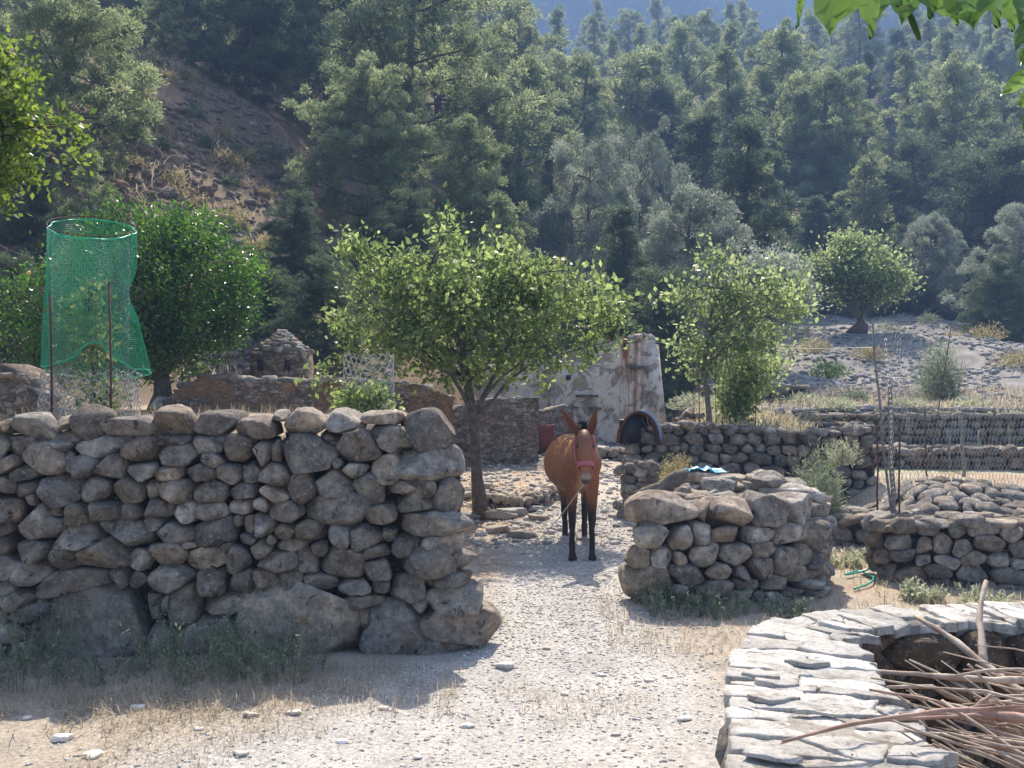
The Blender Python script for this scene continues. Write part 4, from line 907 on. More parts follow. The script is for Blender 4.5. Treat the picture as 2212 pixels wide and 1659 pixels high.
# trees high on the far slope
mm = MB(); r7 = np.random.default_rng(3); n = 14000
x = r7.uniform(-380, 420, n); y = r7.uniform(195, 480, n); dn = fb2(x, y, .035, 5, 8)+.2*fb2(x, y, .09, 4, 3)
kp = dn < .33+r7.normal(0, .1, n); x, y = x[kp], y[kp]; z = 35+.82*(y-200)+fb2(x, y, .011, 5)*34+fb2(x, y, .06, 4, 5)*5-.05*x
V0, F0 = ICO[2]; hh = r7.uniform(3.5, 7.5, len(x)); ww = hh*r7.uniform(.28, .45, len(x)); base = np.stack([x, y, z+hh*.45], -1)
VV = base[:, None]+V0[None]*np.stack([ww, ww, hh*.6], -1)[:, None]*r7.uniform(.7, 1.3, (len(x), len(V0), 1)); mm.add(VV.reshape(-1, 3), (np.arange(len(x))[:, None, None]*len(V0)+F0[None]).reshape(-1, 3), np.repeat(r7.uniform(0, 1, len(x)), len(V0))[:, None]*np.ones(3))
tag(mm.build('far_woodland', M['far_wood']), 'far woodland on the blue mountain', None, None, 'stuff')

# ------------------------------------------------------------------ scrub, herbs, grass
def tuft(mb, c, rx, h, n, r, size=.12, asp=.16, tone=None):
    D = r.normal(0, 1, (n, 3)); D[:, 2] = np.abs(D[:, 2])*.9+.15; D /= np.linalg.norm(D, axis=1)[:, None]; rr = r.uniform(.25, 1, (n, 1))**.6
    P = np.asarray(c)+D*rr*[rx, rx, h]; leaves(mb, P, size, asp, .4, D*1.3, r=r, tone=tone)
r8 = np.random.default_rng(8)
def bush(x, y, rx, h, lab, mt, cat='bush', group=None, n=1500, size=.09, dz=-.05, z=None, name='scrub_bush', sub=7):
    mb = MB(); zz = (Hs(x, y) if z is None else z)+dz
    if name == 'herb':
        stm = MB()
        for k in range(int(n/26)):
            a = r8.uniform(0, 6.28); d = rx*.6*r8.uniform(0, 1)**.5; b0 = np.array([math.cos(a)*d, math.sin(a)*d, 0]); a2 = a+r8.normal(0, .7); L_ = h*r8.uniform(.5, 1.15)
            t = np.linspace(0, 1, 6)[:, None]; Pq = b0+np.array([math.cos(a2), math.sin(a2), 0])*rx*.45*t**1.5*r8.uniform(.2, 1)+np.array([0, 0, L_])*t; tube(stm, Pq, np.linspace(.003, .001, 6), 3)
            m_ = 26; f = r8.uniform(.2, 1, m_); pts_ = np.stack([np.interp(f, t[:, 0], Pq[:, j]) for j in range(3)], -1)+r8.normal(0, .008, (m_, 3)); leaves(mb, pts_, size, .38, .8, r=r8, tone=np.full(m_, r8.uniform(.15, .9)))
        o = empty(name, (x, y, zz), lab, cat, group); mb.build('foliage', mt, o); stm.build('stem', M['stem'], o); return o
    for k in range(sub):
        a = r8.uniform(0, 6.28); d = r8.uniform(0, .6)*rx; tuft(mb, (math.cos(a)*d, math.sin(a)*d, 0), rx*r8.uniform(.35, .65), h*r8.uniform(.6, 1), n//sub, r8, size, tone=np.full(n//sub, r8.uniform(.2, .8)))
    st = MB()
    for k in range(5): limb(st, (0, 0, 0), (r8.normal(0, rx*.35), r8.normal(0, rx*.35), h*.6), .008, .003, sides=4)
    o = empty(name, (x, y, zz), lab, cat, group); mb.build('foliage', mt, o); st.build('stem', M['bark'], o); return o
P = q(1468, 1000, 11.9); bush(P[0], 11.9, .34, .42, 'yellow flowering bush in front of the terrace wall', M['scrub'], n=2600, size=.05, z=.70)
P = q(1830, 1120, 10.3); bush(P[0]-.05, 11.2, .55, 1.15, 'tall feathery grey green bush against the right end of the terrace wall', M['herb'], n=5000, size=.07, z=.2, sub=12)
P = q(1860, 1030, 10.4); bush(P[0], 11.0, .22, .35, 'pale dry top of the feathery bush by the gate', M['herb_pale'], n=900, size=.06, z=1.0)
P = q(1075, 1350, 7.3); bush(P[0]-.06, 7.1, .20, .2, 'pale green herb clump at the right foot of the big wall', M['herb_pale'], n=1500, size=.04)
for (xa, ya, rx, h, lab, m_, nn) in [
 (40, 1440, .50, .50, 'green herb bush in shade at the far left foot of the big wall', 'herb', 4200),
 (420, 1420, .50, .40, 'grey green herb bush below the tilted boulder of the big wall', 'herb', 4200),
 (600, 1430, .46, .34, 'bushy herb in front of the broadest base boulder of the big wall', 'herb', 4200),
 (230, 1455, .42, .24, 'thin low herb between the two shaded bushes', 'herb', 2400)]:
    Yd = 5.66; P = q(xa, ya, Yd); bush(P[0], Yd, rx, h, lab, M[m_], n=int(nn*.42), size=.028, sub=9, name='herb')
for (xa, rx, h, lab) in [(1450, .34, .30, 'dark herb bush at the left foot of the round wall'), (1560, .34, .24, 'dark herb bush at the middle foot of the round wall'), (1690, .3, .18, 'small herb at the right foot of the round wall')]:
    P = q(xa, 1320, 7.5); bush(P[0], 7.45, rx, h, lab, M['herb'], n=1400, size=.026, sub=8, name='herb')
for k, (x, y, rx, h) in enumerate([(4.0, 7.6, .3, .18), (4.5, 7.3, .3, .2), (3.6, 7.9, .22, .2), (5.1, 7.2, .3, .2), (3.5, 9.6, .3, .2), (4.2, 6.6, .3, .12), (3.3, 7.2, .2, .1), (3.9, 9.9, .2, .14), (4.9, 9.4, .35, .2)]):
    bush(x, y, rx, h, 'pale straw green herb clump on the ground before the garden wall', M['herb_pale'], group='pale herbs before the garden wall', n=1100, size=.05, name='herb')
# scree bushes
for k, (xa, ya, Yd, rx, h, m_) in enumerate([(1560, 870, 19, .5, .35, 'herb_pale'), (1440, 900, 18, .5, .4, 'herb_pale'), (1500, 880, 20, .6, .4, 'herb_pale'), (1690, 830, 22, .5, .5, 'herb'), (1790, 800, 26, .7, .6, 'carob'), (1880, 800, 28, .7, .5, 'scrub'), (1760, 790, 29, .8, .7, 'scrub'), (1920, 690, 40, 1., .8, 'herb'), (2130, 760, 34, 1.3, .7, 'scrub'), (2200, 830, 27, .9, .6, 'scrub'), (2060, 740, 36, .8, .5, 'scrub'), (1730, 870, 21, .6, .35, 'herb_pale'), (1800, 880, 19.5, .7, .3, 'herb_pale'), (1850, 850, 22, .4, .45, 'herb'), (1660, 860, 23, .7, .5, 'scrub'), (2000, 690, 42, .8, .6, 'herb'), (1470, 820, 24, .7, .6, 'scrub'), (1950, 905, 19.7, .6, .3, 'herb_pale'), (2100, 900, 20, .7, .3, 'herb_pale')]):
    P = q(xa, ya, Yd); bush(P[0], Yd, rx, h, 'low scrub bush scattered on the field and scree slope', M[m_], group='scrub bushes on the field and scree', n=700, size=.14)
P = q(1960, 760, 24); bush(P[0], 22, .7, 1.9, 'feathery green tamarisk bush seen through the wire fence', M['herb'], n=3500, size=.14, sub=12)
# left bank bushes (yellow grass and spiny scrub)
for k in range(130):
    x = r8.uniform(-14, -4); y = r8.uniform(18.5, 34); bush(x, y, r8.uniform(.3, .9), r8.uniform(.3, .7), 'dry yellow brown scrub tussock on the steep left bank', M['scrub'] if k % 3 else M['pine_dark'], group='scrub tussocks on the left bank', n=380, size=.15, sub=4)
# rocks of the left bank
for k in range(90):
    x = r8.uniform(-12, -5); y = r8.uniform(19, 28); sz = r8.uniform(.08, .3); Rr = sz*(1+.25*r8.standard_normal(12).repeat(4)); P, Fc = stone_local(np.abs(Rr), sz*.7, 2, 8800+k, .6, .12, .2)
    rb = MB(); rb.add(P*[1.4, 1, .7], Fc, stone_col(r8, .9) if k % 3 else (.20, .12, .07)); o = rb.build('bank_rock', M['stone_far']); o.location = (x, y, Hs(x, y)+.02)
    tag(o, 'weathered rock jutting from the steep brown left bank', 'rock', 'rocks jutting from the left bank')
for k, (xa, ya, Yd, w_) in enumerate([(395, 395, 23, 1.0), (470, 400, 22, .9), (540, 430, 21, .8), (295, 455, 20, .7)]):
    P0 = q(xa, ya, Yd); Rr = w_*(1+.2*r8.standard_normal(12).repeat(4)); P, Fc = stone_local(np.abs(Rr), .5, 4, 8700+k, .6, .12, .2, cuts=16)
    rb = MB(); rb.add(P*[1.5, 1, .55], Fc, (.22, .19, .165)); o = rb.build('rock_ledge', M['stone_far']); o.location = (P0[0], Yd, Hs(P0[0], Yd)+.1)
    tag(o, ['long grey rock ledge at the top of the brown bank', 'broken rock ledge in the middle of the brown bank', 'lower rock ledge of the brown bank beside the dark pine', 'grey rock ledge just above the green net'][k], 'rock')

def blades(mb, X_, Y_, h, r, wid=.004, z=None, lean=.5, m=3):
    n = len(X_); Zg = H(X_, Y_) if z is None else z; a = r.uniform(0, 6.28, n); hh = h*r.uniform(.4, 1.2, n); ln = lean*r.uniform(.1, 1.5, n)*hh
    base = np.stack([X_, Y_, Zg-.01], -1); dr = np.stack([np.cos(a), np.sin(a), 0*a], -1); sd_ = np.stack([-np.sin(a), np.cos(a), 0*a], -1)*wid
    mid = base+dr*ln[:, None]*.35+np.array([0, 0, 1.])*hh[:, None]*.6; tip = base+dr*ln[:, None]+np.array([0, 0, 1.])*hh[:, None]
    V = np.stack([base-sd_, base+sd_, mid+sd_*.8, mid-sd_*.8, tip], 1).reshape(-1, 3); i = np.arange(n)*5
    mb.add(V, [np.stack([i, i+1, i+2, i+3], -1), np.stack([i+3, i+2, i+4], -1)], np.repeat(r.uniform(0, 1, n), 5)[:, None]*np.ones(3))
gb = MB(); n = 26000
x = r8.uniform(-3.8, .9, n); y = r8.uniform(3.4, 6.3, n); n_k = 1; kp = (fb2(x, y, 1.3, 3, 7)+.35+.25*(y-5)-.9*ss(-1.9, -.4, x) > r8.uniform(-.2, .8, n)); x, y = x[kp], y[kp]
blades(gb, x, y, .05, r8, .0022, lean=1.8)
n = 2600; x = r8.uniform(-4, -.3, n); y = r8.uniform(5.0, 5.9, n); blades(gb, x, y, .11, r8, .002, lean=.9)
n = 1500; x = r8.uniform(-4.6, -1.2, n); y = r8.uniform(7.2, 9.5, n); blades(gb, x, y, .30, r8, .0026, lean=.5)
n = 4000; x = r8.uniform(.7, 4.5, n); y = r8.uniform(6.2, 7.9, n); blades(gb, x, y, .08, r8, .0025, lean=1.2)
n = 3000; x = r8.uniform(3.2, 7, n); y = r8.uniform(6.5, 13, n); blades(gb, x, y, .14, r8, .004, lean=1.0)
n = 14000; y = r8.uniform(13.8, 24, n); x = 2.1+(y-13.3)*.25+r8.uniform(0, 1, n)*(y*.6-2); kp = H(x, y) > 1.1; blades(gb, x[kp], y[kp], .2, r8, .009, lean=.9)
n = 5000; x = r8.uniform(-2.6, 1.2, n); y = r8.uniform(10.5, 18, n); blades(gb, x, y, .07, r8, .004, lean=1.2)
n = 16000; x = r8.uniform(-16, -3, n); y = r8.uniform(17.5, 35, n); kp = fb2(x, y, .5, 3, 5) > -.05; blades(gb, x[kp], y[kp], .22, r8, .012, lean=1.3)
n = 1100; x = r8.uniform(-3.4, -1.6, n); y = r8.uniform(4.75, 5.35, n); kp = fb2(x, y, 2.2, 3, 5) > .1; blades(gb, x[kp], y[kp], .07, r8, .003, lean=2.2)
tag(gb.build('dry_grass', M['grass_dry']), 'dry straw coloured grass and litter', None, None, 'stuff')
# gravel
def rocks_np(x, y, s, r, col, sq=.55, sub=1):
    V0, F0 = ICO[sub]; n = len(x); a = r.uniform(0, 6.28, n); P = V0[None]*r.uniform(.65, 1.3, (n, len(V0), 1))*np.stack([s*r.uniform(.7, 1.5, n), s*r.uniform(.7, 1.2, n), s*r.uniform(.6, 1.3, n)*sq], -1)[:, None]
    ca, sa = np.cos(a)[:, None], np.sin(a)[:, None]; P = np.stack([P[..., 0]*ca-P[..., 1]*sa, P[..., 0]*sa+P[..., 1]*ca, P[..., 2]], -1)
    P += np.stack([x, y, H(x, y)+s*.15], -1)[:, None]; return P.reshape(-1, 3), (np.arange(n)[:, None, None]*len(V0)+F0[None]).reshape(-1, 3), np.repeat(col, len(V0), 0)
n = 48000; y = 2.3+r8.uniform(0, 1, n)**1.5*11; x = np.interp(y, [0, 4.5, 8, 10, 13, 20], [.3, .05, .55, .75, 1.1, 1.9])+r8.normal(0, 1, n)*np.interp(y, [2, 4.3, 5.3, 7, 14], [1.7, 1.6, 1.1, .6, .7])
s = (.003+.010*r8.uniform(0, 1, n)**6)*(.6+y*.07)*1.2; b = r8.uniform(.32, .62, n); tn = r8.uniform(.86, 1, n); kp = ~((x > .3+.12*y) & (y < 4.6)) & ~((x < -.35) & (y > 5.9) & (y < 7.2)) & ~((x>1.)&(y>7.6)&(y<9.4))
gm = MB(); A_, B_, C_ = rocks_np(x[kp], y[kp], s[kp], r8, np.stack([b, b*(.92+.06*tn), b*tn*.97], -1)[kp]); gm.add(A_, B_, C_)
n = 15000; y = 19+33*r8.uniform(0, 1, n)**1.5; x = r8.uniform(.1, .62, n)*y; kp = fb2(x, y, .2, 3, 2) > -.3; x, y = x[kp], y[kp]; b = r8.uniform(.18, .36, len(x)); A_, B_, C_ = rocks_np(x, y, .03+.09*r8.uniform(0, 1, len(x))**3, r8, np.stack([b, b*.98, b*.97], -1)); gm.add(A_, B_, C_)
n = 1500; y = r8.uniform(10.5, 19, n); x = r8.uniform(-1.2, 1.9, n); b = r8.uniform(.25, .5, n); A_, B_, C_ = rocks_np(x, y, .02+.06*r8.uniform(0, 1, n)**2.5, r8, np.stack([b, b*.95, b*.9], -1)); gm.add(A_, B_, C_)
n = 7000; y = r8.uniform(17.5, 34, n); x = r8.uniform(-16, -2.5, n); b = r8.uniform(.10, .26, n); kp = fb2(x, y, .35, 3, 12) > -.15; A_, B_, C_ = rocks_np(x[kp], y[kp], (.03+.16*r8.uniform(0, 1, n)**3)[kp], r8, np.stack([b*1.15, b*.92, b*.74], -1)[kp]); gm.add(A_, B_, C_)
tag(gm.build('gravel', M['pebble']), 'pale gravel strewn over the path and slopes', None, None, 'stuff')
# loose rocks
def rock(xa, ya, s, lab, group=None, k=2.4, Yd=None):
    Yd = Yd or CH*F/(ya*.46293-HZ); P0 = q(xa, ya, Yd); z = Hs(P0[0], Yd); mb = MB()
    P, Fc = stone_local(s*(1+.18*r8.standard_normal(12).repeat(4)), s*.55, 3, int(xa+ya), .6, .1, .12); mb.add(np.column_stack([P[:, 0], P[:, 2]*.7, -P[:, 1]*.7]), Fc, stone_col(r8, k))
    o = mb.build('rock', M['pebble'], smooth=True); o.location = (P0[0], Yd, z+s*.25); tag(o, lab, 'rock', group)
rock(1090, 1437, .065, 'whitish loose rock lying alone on the gravel right of the big wall')
rock(135, 1598, .06, 'pale block of rock on the straw at the lower left')
rock(205, 1640, .045, 'grey rock at the bottom edge below the pale block')
rock(1010, 1570, .03, 'small white stone on the gravel beyond the shadow tip')
for xa, ya in [(1000, 1480), (1220, 1500), (540, 1565), (640, 1560), (430, 1590), (60, 1560), (830, 1540), (900, 1640), (1330, 1590), (1180, 1400), (1400, 1470), (300, 1540), (740, 1610), (1480, 1560), (520, 1640), (1300, 1460), (1120, 1345), (1260, 1345)]:
    rock(xa, ya, r8.uniform(.022, .04), 'small loose stone scattered on the open ground', 'loose stones on the open ground')
for xa, ya, Yd, s in [(1075, 1100, 12, .13), (1100, 1085, 12.2, .12), (1010, 1100, 12, .12), (1150, 1060, 12.6, .1), (1080, 1120, 11.3, .1), (1000, 1000, 13.5, .14), (1030, 1000, 13.8, .14), (1130, 1130, 11, .1), (1045, 980, 14.5, .13), (1160, 1095, 12, .09)]:
    rock(xa, ya, s*1.5, 'tumbled grey stone lying around the foot of the fruit tree', 'stones round the fruit tree foot', 1.2, Yd)

# ------------------------------------------------------------------ ruins
def slabwall(name, pts, tops, thick, label, cat, mt, zb=0, holes=None, ragged=.06, seed=1, parent=None, res=.09, relief=.05):
    """upright wall along pts; tops are heights at each point; ragged crest; real relief on the face"""
    r = np.random.default_rng(seed); p = Path(pts); nu = max(4, int(p.L/res)); nv = 16; u = np.linspace(0, p.L, nu); Q, T = p.at(u); Nn = np.stack([T[:, 1], -T[:, 0]], -1)
    tp = np.interp(u, p.s, tops)+ragged*np.array([mnoise.noise(Vector((t*2.2, seed*5.1, 0)))+.7*mnoise.noise(Vector((t*7, seed*3.1, 4))) for t in u])
    mb = MB(); rows = []
    for side in (0, 1):
        for j in range(nv) if side == 0 else range(nv-1, -1, -1):
            f = j/(nv-1); z = zb+(tp-zb)*f; off = np.array([mnoise.noise(Vector((a*3.1, zz*3.1, seed*2+side*9)))+.5*mnoise.noise(Vector((a*9, zz*9, seed))) for a, zz in zip(u, z)])*relief
            d = (off if side == 0 else -thick+off)-(.03*f if side == 0 else 0); XY = Q+Nn*d[:, None]; rows.append(np.column_stack([XY, z]))
    V = np.stack(rows, 0); m = len(rows); V = V.reshape(-1, 3); i = np.arange(m-1)[:, None]*nu; j = np.arange(nu-1)[None]
    Fq = np.stack([i+j, i+j+1, i+nu+j+1, i+nu+j], -1).reshape(-1, 4)
    ends = [np.stack([np.array([k*nu+e, (k+1)*nu+e, (m-2-k)*nu+e, (m-1-k)*nu+e]) for k in range(nv-1)]) for e in (0, nu-1)]
    mb.add(V, [Fq]+ends)
    o = mb.build(name, M[mt], parent)
    if label: tag(o, label, cat)
    return o, p, tp
def crest(p_, tops, thick, zb=0, size=.16, seed=0, k=1., parent=None):
    mb = MB(); u = 0; r = np.random.default_rng(seed)
    while u < p_.L:
        s = size*r.uniform(.5, 1.2); Q, T = p_.at(np.array([u])); P, Fc = stone_local(s*(1+.15*r.standard_normal(12).repeat(4)), s*r.uniform(.3, .7), 2, seed+int(u*50), .6, .1, .1)
        n_ = np.array([T[0][1], -T[0][0]]); c_ = Q[0]-n_*thick*r.uniform(.2, .8); z = np.interp(u, p_.s, tops)
        mb.add(np.column_stack([P[:, 0]+c_[0], P[:, 2]+c_[1], -P[:, 1]+z]), Fc, stone_col(r, k)); u += s*1.3
    return mb.build('crest_stones', M['stone_far'], parent, True)
# brown rendered garden wall behind the terrace
A1 = q(350, 870, 13.2); A2 = q(430, 812, 13.4); A3 = q(560, 820, 13.6); A4 = q(730, 822, 13.8); A5 = q(900, 830, 14.2); A6 = q(980, 860, 14.6)
root, p_, _ = slabwall('ruined_wall', [a[:2] for a in (A1, A2, A3, A4, A5, A6)], [a[2] for a in (A1, A2, A3, A4, A5, A6)], .5, 'long brown mud rendered ruined wall above the big wall', 'ruined wall', 'rubble', .9, seed=3)
crest(p_, [a[2] for a in (A1, A2, A3, A4, A5, A6)], .5, seed=9300, parent=root, k=1.2)
r_, p_, _ = slabwall('ruined_wall', [q(-60, 860, 9.6)[:2], q(30, 860, 9.4)[:2], q(115, 905, 9.3)[:2]], [q(0, 785, 9.6)[2], q(0, 800, 9.4)[2], q(0, 900, 9.3)[2]], .5, 'broken rubble wall stump at the left edge beside the wire cage', 'ruined wall', 'rubble_grey', 1.2, seed=5, relief=.07)
crest(p_, [q(0, 790, 9.6)[2], q(0, 815, 9.4)[2], q(0, 905, 9.3)[2]], .5, seed=9400, size=.2, parent=r_, k=1.3)
# turret like chimney
ch = empty('stone_chimney', q(610, 840, 15), 'squat stone chimney turret with a conical rubble cap above the brown wall', 'chimney')
c0 = q(610, 840, 15); bot = 0; top = q(610, 762, 15)[2]-c0[2]
mb = MB(); w2 = .44
rows = []
for j in range(9):
    f = j/8; z = -.8+(top+.8)*f
    rows.append([(sx*w2*(1-.05*f)+.03*mnoise.noise(Vector((sx*3, z*4, sy))), sy*w2*(1-.05*f), z) for sx, sy in ((-1, -1), (-.3, -1.04), (.3, -1.04), (1, -1), (1.03, 0), (1, 1), (-1, 1), (-1.03, 0))])
V = np.array(rows).reshape(-1, 3); i = np.arange(8)[:, None]*8; j = np.arange(8)[None]; k = (j+1) % 8
mb.add(V, [np.stack([i+j, i+k, i+8+k, i+8+j], -1).reshape(-1, 4), np.arange(64, 72)[None]]); mb.build('shaft', M['rubble_grey'], ch)
mb = MB()
for k in range(60):
    f = (k/60)**.8; a = k*2.4; rr = (1-f)*.42; s = .10*(1.1-f*.4); P, Fc = stone_local(s*(1+.15*r8.standard_normal(12).repeat(4)), s*.6, 2, 9500+k, .6, .1, .1)
    mb.add(np.column_stack([P[:, 0]+rr*math.cos(a), P[:, 2]+rr*math.sin(a), -P[:, 1]+top+f*.36]), Fc, stone_col(r8, 1.35))
tube(mb, [(0, 0, top-.05), (0, 0, top+.05), (0, 0, top+.34)], [.44, .40, .05], 12, (.2, .17, .14)); mb.build('cap', M['stone_far'], ch, True)
for sx in (-.55, .45):
    mb = MB(); box(mb, (sx*w2, -w2-.005, top-.22), (.07, .08, .16)); mb.build('smoke_hole_shade', M['black'], ch)  # black block, the shade of a hole put into its colour
kids(ch)
# plastered ruin
hY = 20.3
def hq(x, y, Y=hY): return q(x, y, Y)
gz = hq(1400, 965)[2]
ruin = empty('ruined_house', (0, 0, 0), 'roofless ruined house with pale peeling plaster and rusty stains behind the mule', 'house')
slabwall('wall', [hq(1190, 900)[:2], hq(1300, 900)[:2], (hq(1418, 900)[0], hY)], [hq(0, 770)[2], hq(0, 728)[2], hq(0, 735)[2]], .55, None, None, 'plaster', gz-.5, seed=11, parent=ruin, ragged=.13, relief=.05)
slabwall('wall', [(hq(1418, 900)[0]+.02, hY+.02), (hq(1418, 900)[0]+.35, hY+3.5)], [hq(0, 735)[2], hq(0, 735)[2]], .5, None, None, 'plaster', gz-.5, seed=12, parent=ruin, relief=.035)
# buttress flare at the right corner
mb = MB(); P1 = hq(1418, 740); P2 = hq(1432, 965)
tube(mb, [(P1[0]-.10, hY+.12, P1[2]-.05), ((P1[0]+P2[0])/2-.10, hY+.12, 1.8), (P2[0]-.12, hY+.1, gz-.3)], [.17, .21, .30], 10); mb.build('buttress', M['plaster'], ruin, True)
slabwall('wall', [hq(1040, 900, 20.6)[:2], hq(1196, 900, 20.6)[:2]], [hq(0, 800, 20.6)[2], hq(0, 760, 20.6)[2]], .5, None, None, 'plaster', gz-.5, seed=14, parent=ruin, ragged=.12, relief=.08)
mb = MB()
for k in range(16):
    x_ = hq(1366+3.2*k, 735); s = r8.uniform(.08, .17); P, Fc = stone_local(s*(1+.15*r8.standard_normal(12).repeat(4)), s*.6, 2, 9600+k, .6, .1, .1); mb.add(np.column_stack([P[:, 0]+x_[0], P[:, 2]+hY+r8.uniform(.05, .4), -P[:, 1]+x_[2]+.02+r8.uniform(0, .1)]), Fc, stone_col(r8, 1.3))
for k in range(20):
    x_ = hq(1190+9*k, 770-.5*k*2); s = r8.uniform(.05, .10); P, Fc = stone_local(s*np.ones(NT), s*.6, 2, 9650+k, .6, .1, .1); mb.add(np.column_stack([P[:, 0]+x_[0], P[:, 2]+hY+.2, -P[:, 1]+x_[2]]), Fc, stone_col(r8, 1.))
mb.build('crest_stones', M['stone_far'], ruin, True)
def ledge(xa, ya, wd, th, dp=.10, m_='stone_far'):
    mb = MB(); c = hq(xa, ya, hY); box(mb, (c[0], hY-dp/2+.02, c[2]), (wd, dp, th), jit=.012, col=(.14, .12, .10)); mb.build('ledge', M[m_], ruin)
ledge(1376, 795, .36, .08, .16); ledge(1268, 855, .5, .06, .14); ledge(1285, 882, .28, .05, .14); ledge(1230, 880, .4, .05, .12)
for xa, ya, s_ in ((1228, 815, .10), (1258, 915, .10), (1352, 745, .08)):
    mb = MB(); c = hq(xa, ya); box(mb, (c[0], hY-.01, c[2]), (s_, .10, s_), jit=.01); mb.build('niche_shade', M['black'], ruin)  # black blocks on the face imitate the shade in small recesses
# small door in lower rubble wing
wing = slabwall('ruined_wall', [q(962, 900, 17)[:2], q(1060, 900, 17.1)[:2], q(1164, 900, 17.3)[:2]], [q(0, 885, 17)[2], q(0, 862, 17.1)[2], q(0, 858, 17.3)[2]], .5, 'rubble wall stump with flat topped stones right of the fruit tree trunk', 'ruined wall', 'rubble_grey', .1, seed=21, ragged=.03, relief=.07)
crest(wing[1], [q(0, 885, 17)[2]-.02, q(0, 864, 17.1)[2]-.02, q(0, 860, 17.3)[2]-.02], .5, seed=9700, size=.15, parent=wing[0], k=1.3)
w3 = slabwall('ruined_wall', [q(1163, 900, 18.8)[:2], q(1200, 900, 19.)[:2], q(1240, 900, 19.2)[:2]], [q(0, 885, 18.8)[2], q(0, 880, 19)[2], q(0, 870, 19.2)[2]], .4, 'low rubble wing with the little red door beside the mule', 'ruined wall', 'rubble_grey', .2, seed=23, relief=.06)
c = q(1180, 955, 18.7); mb = MB(); box(mb, (c[0], 18.66, c[2]), (.32, .05, .72), jit=.004); dd = mb.build('door', M['door'], w3[0])
mb = MB(); box(mb, (c[0], 18.62, c[2]-.34), (.36, .05, .34)); mb.build('doorway_shade', M['black'], w3[0])  # black block painted as the shade of the open doorway
# arched hut
aY = 12.9; c = q(1380, 958, aY); hut = empty('arched_hut', c, 'small dark arched tin and timber shelter standing on the end of the terrace wall', 'shelter')
def arch(t, w_, h_): return np.stack([w_*np.sign(np.cos(t))*np.abs(np.cos(t))**1.0, 0*t, h_*np.abs(np.sin(t))**.95], -1)
t = np.linspace(0, np.pi, 17); W_ = .31; Hh = .47
mb = MB(); rr_ = []
for (yy, s_) in ((-.02, 1.0), (.45, .92)):
    for off in (0, -.035): P = arch(t, (W_+off)*s_, (Hh+off)*s_); P[:, 1] = yy; rr_.append(P)
V = np.concatenate([rr_[0], rr_[2], rr_[3], rr_[1]]); n = 17; i = np.arange(16)
Fq = np.concatenate([np.stack([a*n+i, a*n+i+1, b*n+i+1, b*n+i], -1) for a, b in ((0, 1), (1, 2), (2, 3), (3, 0))]); mb.add(V, Fq); mb.build('roof', M['rust'], hut)
mb = MB(); P = arch(t, W_*.93, Hh*.93); P[:, 1] = .42; mb.add(P, np.arange(17)[None]); mb.build('back_shade', M['black'], hut)  # black sheet painting in the shade of the shelter's interior
mb = MB(); P = arch(np.linspace(.1, 1.5, 9), W_+.005, Hh+.005); P[:, 1] = -.035; tube(mb, P, .020, 6); M['bluetrim'] = mat('bluetrim', (.20, .27, .42), .4, .5); mb.build('trim', M['bluetrim'], hut, True)
mb = MB(); 
for k in range(26):
    a = r8.uniform(.2, 1.5); P0 = np.array([W_*math.cos(a), r8.uniform(0, .4), Hh*math.sin(a)**.75+.02]); limb(mb, P0, P0+[r8.uniform(.02, .12), r8.normal(0, .05), r8.uniform(-.25, .03)], .005, .003, sides=4)
mb.build('straw_cover', M['wood'], hut)
mb = MB(); box(mb, (-.12, .02, .17), (.30, .03, .34), jit=.005); mb.build('front_shade', M['black'], hut)  # black block standing for the darkness inside the opening
kids(hut)
# blue plastic
mb = MB(); nx_ = 14; U, V_ = np.meshgrid(np.linspace(-1, 1, nx_), np.linspace(-1, 1, nx_)); zz = .05*fb2(U, V_, 2.2, 3)+.03
edge = 1+.25*fb2(U, V_, 1.3, 2, 3); Pn = np.stack([U*.20*edge, V_*.16*edge, zz], -1).reshape(-1, 3); i = (np.arange(nx_-1)[:, None]*nx_+np.arange(nx_-1)).ravel()
mb.add(Pn, np.stack([i, i+1, i+nx_+1, i+nx_], -1)); c = q(1525, 1050, 10.6); o = mb.build('plastic_sheet', M['bluebag'], smooth=True); o.location = (q(1525, 1048, 9.6)[0], 9.6, .98)
tag(o, 'crumpled light blue plastic sheet on the stones behind the round wall', 'plastic sheet')

# ------------------------------------------------------------------ fence, posts, hose
posts = [(1895, 915, 1130, 10.4, 'rust', .022, 0, 'left rusty upright of the iron gate frame'), (1943, 905, 1080, 10.6, 'rust', .022, 0, 'right rusty upright of the iron gate frame'),
 (1925, 820, 1100, 10.9, 'post', .06, -.01, 'thick weathered fence post behind the gate frame'), (1908, 700, 1090, 10.8, 'post', .03, -.10, 'tall pale pole rising highest beside the gate'),
 (2005, 1110, 1110, 11.6, 'rust', .018, .0, None), (2000, 880, 1080, 11.8, 'rust', .022, -.04, 'thin leaning rusty fence post in the netting'), (2030, 700, 1000, 14, 'rust', .016, .16, 'long thin rod leaning right out of the fence'),
 (2050, 930, 1050, 14, 'post', .05, -.03, 'stubby grey fence post left of the right hand pair'), (2080, 900, 1055, 13.2, 'post', .05, -.04, 'grey fence post right hand of the pair'),
 (2140, 890, 985, 15.5, 'rust', .04, .12, 'dark short post leaning right in the pale field'), (2180, 920, 985, 15.8, 'post', .04, 0, 'last grey fence post near the right edge'), (2115, 930, 1000, 16, 'post', .04, 0, 'small dark post between the leaning post and the pair')]
